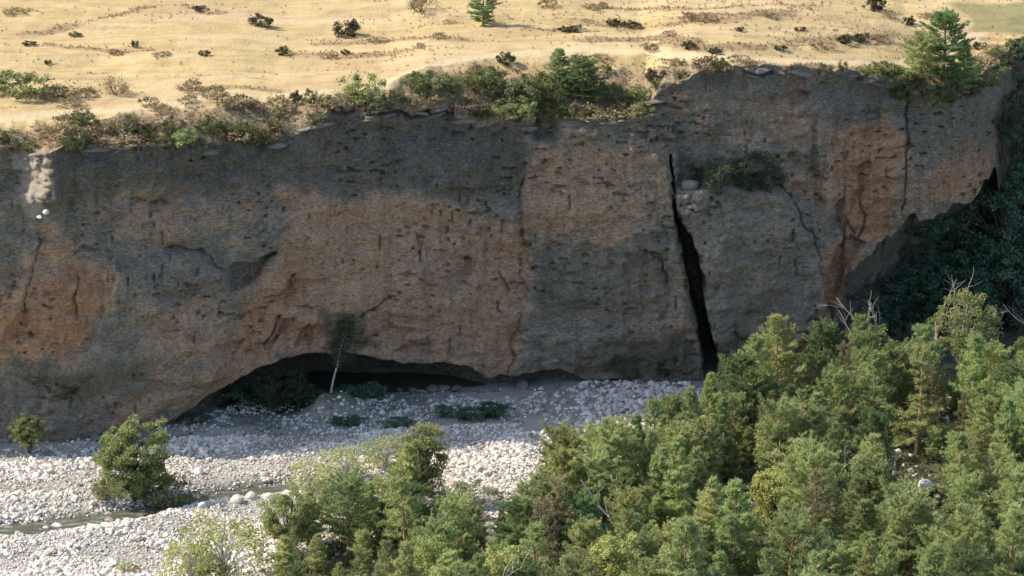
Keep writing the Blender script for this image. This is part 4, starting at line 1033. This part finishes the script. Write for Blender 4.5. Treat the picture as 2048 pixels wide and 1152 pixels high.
for px, py, s, lb in ROCKS:
    p = at_z(px, py, Z0+2.0); boulder(p[0], p[1], s*1.3, lb, None, float(bed_z(p[0], p[1]))+.8)
ZONE = [('white boulder lying along the near bank of the stream', 'boulders on the near stream bank'), ('white boulder lying along the far bank of the stream', 'boulders on the far stream bank'),
        ('white boulder in the sunlit pile above the forest edge', 'boulders in the sunlit pile'), ('pale boulder on the main sunlit gravel bar away from the stream', 'boulders on the main gravel bar'), ('pale boulder on the gravel below the stream', 'boulders on the lower gravel')]
x, y = cand(9000, BARS, rg); d = dens(x, y); keep = rg.random(len(x)) < np.clip(d, 0, 1.2); x, y = x[keep], y[keep]
BP = []
for a, b in zip(x, y):
    if len(BP) >= 232: break
    if any((a-u)**2 + (b-v)**2 < .9 for u, v, _ in BP): continue
    qx, qy = proj(np.array([a, b, Z0]))
    if qx < -10 or qx > 1080 or qy > 1165: continue
    if qx > 560 and qy > 1010 and random.random() < .7: continue
    s = min(1.35, random.lognormvariate(-.58, .3)); BP.append((a, b, s))
    sd = float(line_dist(np.array([a]), np.array([b]), ST)[0]); sy = float(np.interp(a, [q[0] for q in ST[:-2]], [q[1] for q in ST[:-2]]))
    zi = (0 if b < sy else 1) if sd < 4.2 else (2 if qx > 850 and qy < 1000 else (3 if b > sy else 4))
    boulder(a, b, s, *ZONE[zi])
for px, py, s, lb in [(475,1020,1.5,'largest round white boulder on the near bank at the stream bend'),(503,1010,1.5,'second round white boulder beside the largest at the stream bend'),(538,1012,1.2,'white boulder right of the round pair at the stream bend'),(405,1010,1.1,'white boulder standing in the stream below the lone tree'),(222,1035,1.3,'flat white boulder in the stream left of the lone tree'),(115,1047,1.3,'pale boulder in the stream, right one of the left pair'),(92,1050,1.1,'pale boulder in the stream, left one of the left pair'),(12,1056,1.0,'pale boulder in the stream at the left edge'),(348,1006,1.0,'upright pale boulder at the foot of the lone tree'),(397,958,1.2,'rounded grey boulder in the shadow of the lone tree')]:
    p = at_z(px, py, Z0-.2); boulder(p[0], p[1], s, lb, None)
x, y = cand(2500, DIM, rg); n = 0; BQ = []
for a, b in zip(x, y):
    if n >= 62: break
    if any((a-u)**2 + (b-v)**2 < .8 for u, v in BQ): continue
    qx, qy = proj(np.array([a, b, Z0]))
    if random.random() > sstep(1080, 1260, qx): continue
    BQ.append((a, b)); boulder(a, b, min(1.2, random.lognormvariate(-.35, .25)), 'grey boulder in the shaded field below the cleft', 'boulders in the shaded field'); n += 1
# rubble along the cliff foot
bl = [(130,880),(230,868),(330,856),(410,835),(480,812),(640,800),(760,782),(870,776),(980,772),(1090,768),(1200,766),(1300,768),(1400,782)]
for i in range(64):
    px = random.uniform(130, 1410); py = float(np.interp(px, [q[0] for q in bl], [q[1] for q in bl])) + abs(random.gauss(0, 7))
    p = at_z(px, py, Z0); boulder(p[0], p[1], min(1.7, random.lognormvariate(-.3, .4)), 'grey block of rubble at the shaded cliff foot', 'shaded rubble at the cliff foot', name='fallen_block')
# stones wedged in the head of the cleft and two fallen on the left ledge
for px, py, s, lb in [(1380,372,2.3,'big grey block wedged at the head of the cleft'),(1374,408,1.7,'flat grey block wedged below the biggest one in the cleft'),(1384,425,1.2,'smallest of the grey blocks wedged in the cleft'),(92,424,.7,'white stone caught on the cliff under the sunlit spur, upper one'),(79,434,.6,'white stone caught on the cliff under the sunlit spur, lower one')]:
    p = at_y(px, py, lambda x: float(face_y(x)) - (.5 if px < 200 else -.5)); boulder(p[0], p[1], s, lb, None, p[2], 'wedged_block' if px > 200 else 'fallen_stone')
SLABS = []
for i in range(55):
    px = random.choice([random.uniform(40, 560), random.uniform(560, 960), random.uniform(1050, 1330), random.uniform(1340, 1980)])
    q1 = np.interp(px, [g[0] for g in rim_px], [g[1] for g in rim_px])
    py = q1 + random.uniform(-6, 16)
    p, ob = hit(px, py)
    if ob is None: continue
    o = link('flat_rock', random.choice(BM)); L = random.uniform(.5, 1.5)
    o.location = Vector(p) + Vector((0, .15*L, -.05)); o.scale = (L*random.uniform(.7, 1.3), L*random.uniform(.45, .8), L*random.uniform(.22, .42))
    o.rotation_euler = (random.gauss(0, .12), random.gauss(0, .12), random.gauss(0, .35))
    o.material_slots[0].link = 'OBJECT'; o.material_slots[0].material = M_WEDGE
    tag(o, None, 'rock slab', 'rock slabs along the cliff rim')
    ITEMS.append(dict(o=o, pos=(px, py), look='wide grey' if L > 1.1 else ('mid-sized grey' if L > .8 else 'small grey'), noun='rock slab', label=None))
# the uncountable rest of the stones
def cobbles(name, X_, Y_, S_, label, lift=.2):
    n = len(X_); rr = np.random.default_rng(5)
    base = IV[None]*(1+.22*rr.normal(size=(n, 12, 1)))*np.stack([np.ones(n), rr.uniform(.65, 1, n), rr.uniform(.6, .95, n)], -1)[:, None]
    th = rr.uniform(0, 6.28, n); c, s = np.cos(th), np.sin(th)
    vx = base[..., 0]*c[:, None] - base[..., 1]*s[:, None]; vy = base[..., 0]*s[:, None] + base[..., 1]*c[:, None]
    V = np.stack([vx, vy, base[..., 2]], -1)*(S_*.5)[:, None, None]
    V += np.stack([X_, Y_, bed_z(X_, Y_) + S_*lift], -1)[:, None]
    F = (IF[None] + (np.arange(n)*12)[:, None, None]).reshape(-1, 3)
    o = link(name, mesh_from(name, V.reshape(-1, 3), F, M_STONES, False, dict(rnd=np.repeat(rr.random(n), 12))))
    tag(o, label, 'stones', kind='stuff')
x, y = cand(105000, BARS, rg); d = dens(x, y); k = rg.random(len(x)) < np.clip(.42+.7*d, .3, .98); x, y = x[k], y[k]
patch = .72 + .75*sstep(-.35, .55, fbm(x/4.5, y/3.0, 300., 3))
cobbles('river_stones', x, y, np.clip(rg.lognormal(-1.45, .40, len(x))*patch, .1, .8), 'countless pale stones covering the sunlit gravel bars')
x2, y2 = cand(5000, DIM, rg); qx, _ = proj(np.stack([x2, y2, np.full_like(x2, Z0)], -1)); k = rg.random(len(x2)) < sstep(1060, 1300, qx)*.9+.06; x2, y2 = x2[k], y2[k]
x3, y3 = cand(14000, STRIP, rg); k = rg.random(len(x3)) < np.clip(.22+.6*fbm(x3/5, y3/3, 320., 3), .02, .7); x3, y3 = x3[k], y3[k]
xs, ys = np.concatenate([x2, x3]), np.concatenate([y2, y3])
cobbles('shaded_stones', xs, ys, np.clip(np.concatenate([rg.lognormal(-.85, .35, len(x2)), rg.lognormal(-1.3, .4, len(x3))]), .12, .8), 'countless grey stones on the shaded gravel under the cliff')
x, y = cand(9000, FOREST, rg); k = rg.random(len(x)) < np.clip(.15+.8*fbm(x/6, y/5, 340., 2), .05, .8); x, y = x[k], y[k]
cobbles('forest_stones', x, y, np.clip(rg.lognormal(-1.0, .36, len(x)), .14, .8), 'pale stones on the ground between the trees')
# low growth under the trees, dry grass tufts on the plateau, weeds on the shaded gravel
def tufts(name, X_, Y_, Z_, L, W, n, mat, label, spread=.45, cat='grass'):
    m = Mesh3(); rr = np.random.default_rng(9)
    C = np.stack([X_, Y_, Z_], -1)
    m.add(*spikes(C + 0, np.repeat(np.array([[0, 0, 1.]]), len(C), 0), n, L, W, spread, rr))
    o = link(name, m.mesh(name, mat)); tag(o, label, cat, kind='stuff')
x, y = cand(16000, FOREST, rg); tufts('forest_undergrowth', x, y, bed_z(x, y), .85, .11, 8, M_DUSTY, 'green and tawny undergrowth covering the ground between the trees', .6, 'undergrowth')
x, y = cand(1100, STRIP, rg); f = fbm(x/4, y/2.5, 350., 2) > .05; x, y = x[f], y[f]
tufts('shaded_weeds', x, y, bed_z(x, y), .4, .08, 7, M_SHADE, 'sparse weeds on the shaded gravel under the cliff', .6, 'weeds')
# tufts follow the weedy banks of the plateau
pool = np.argwhere((np.abs(PX) < 60) & (dist < 66) & (dist > .4))
wv = (np.clip(weed, 0, 1)**1.3*.5 + A_earth*.55 + .16*np.clip(fbm(PX/7, PY/2.2, 360., 3)-.25, 0, 1))*(1-np.clip(A_path*2, 0, 1))*(1-A_green)
pv = wv[pool[:, 0], pool[:, 1]]*np.where(dist[pool[:, 0], 0] > 14, 1.0, .6)
sel = pool[rg.choice(len(pool), 5200, replace=False, p=pv/pv.sum())]
jx, jy = rg.uniform(-.08, .08, len(sel)), rg.uniform(-.15, .15, len(sel))
tufts('dry_grass_tufts', PX[sel[:, 0], sel[:, 1]]+jx, PY[sel[:, 0], sel[:, 1]]+jy, PZ[sel[:, 0], sel[:, 1]]-.03, .30, .07, 8, M_TAWNY, 'dry grass tufts and weeds on the banks of the plateau', .55)

# ------------------------------------------------------------------ labels
NTH = ['nearest', 'second', 'third', 'fourth', 'fifth', 'sixth', 'seventh', 'eighth', 'ninth', 'tenth', 'eleventh', 'twelfth', 'thirteenth', 'fourteenth', 'fifteenth']
MARKS = {'rock slabs along the cliff rim': RIM_MARKS + [('the green shrubs hanging at the rim', 400, 280)], 'trees of the river wood': TREE_MARKS, 'scrub tufts on the dry plateau': PL_MARKS, 'bushes along the cliff rim': RIM_MARKS, 'shaded trees in the ravine': RAV_MARKS}
bins = {}
for it in ITEMS:
    if it['label']: continue
    g = it['o'].get('group'); ms = MARKS[g]; x, y = it['pos']
    m = min(ms, key=lambda q: math.hypot(q[1]-x, (q[2]-y)*1.6)); dx, dy = x-m[1], y-m[2]
    if abs(dx) > abs(dy)*1.2: dr = 'right of' if dx > 0 else 'left of'
    elif g == 'trees of the river wood': dr = 'behind' if dy < 0 else 'in front of'
    else: dr = 'above' if dy < 0 else 'below'
    bins.setdefault((it['look'], it['noun'], dr, m[0]), []).append((math.hypot(dx, dy), it['o']))
for (look, noun, dr, mk), L in bins.items():
    L.sort(key=lambda q: q[0])
    for i, (_, o) in enumerate(L):
        o['label'] = f'{look} {noun} {dr} {mk}' if len(L) == 1 else f'{look} {noun}, {NTH[min(i, 14)]} such one {dr} {mk}'
BED_MARKS = [('the lone gravel bar tree', 268, 985), ('the stream bend', 490, 1010), ('the leafy poplar', 845, 985), ('the sparse willow shrub', 445, 1120), ('the bright tree at the left edge', 58, 905),
    ('the small reddish shrub on the gravel', 268, 1140), ('the sunlit boulder pile', 960, 900), ('the yellow shrub on the upper bar', 690, 935), ('the foot of the cleft', 1400, 775), ('the dim shrubs on the shaded gravel', 950, 830),
    ('the stream at the left edge', 5, 1058), ('the forest corner', 600, 1060), ('the sapling below the cleft', 1400, 830), ('the middle of the shaded boulder field', 1240, 800)]
bins = {}
for o, s in STONES:
    x, y = proj(np.array(o.location)); m = min(BED_MARKS, key=lambda q: math.hypot(q[1]-x, (q[2]-y)*2)); dx, dy = x-m[1], y-m[2]
    dr = ('right of' if dx > 0 else 'left of') if abs(dx) > abs(dy)*1.6 else ('behind' if dy < 0 else 'in front of')
    sz = 'large' if s > .82 else ('mid-sized' if s > .6 else 'small')
    tone = 'grey' if 'shaded' in o['group'] else 'white'
    bins.setdefault((sz, tone, dr, m[0], 'fallen' in o.name), []).append((math.hypot(dx, dy*2), o))
for (sz, tone, dr, mk, _f), L in bins.items():
    L.sort(key=lambda q: q[0])
    for i, (_, o) in enumerate(L):
        o['label'] = f'{sz} {tone} {o.name.split(chr(46))[0].replace(chr(95), chr(32))} {dr} {mk}' if len(L) == 1 else f'{sz} {tone} {o.name.split(chr(46))[0].replace(chr(95), chr(32))}, {NTH[min(i, 14)]} such one {dr} {mk}'
print('objects', len(bpy.data.objects), 'meshes', len(bpy.data.meshes), 'tris', sum(len(m.polygons) for m in bpy.data.meshes))
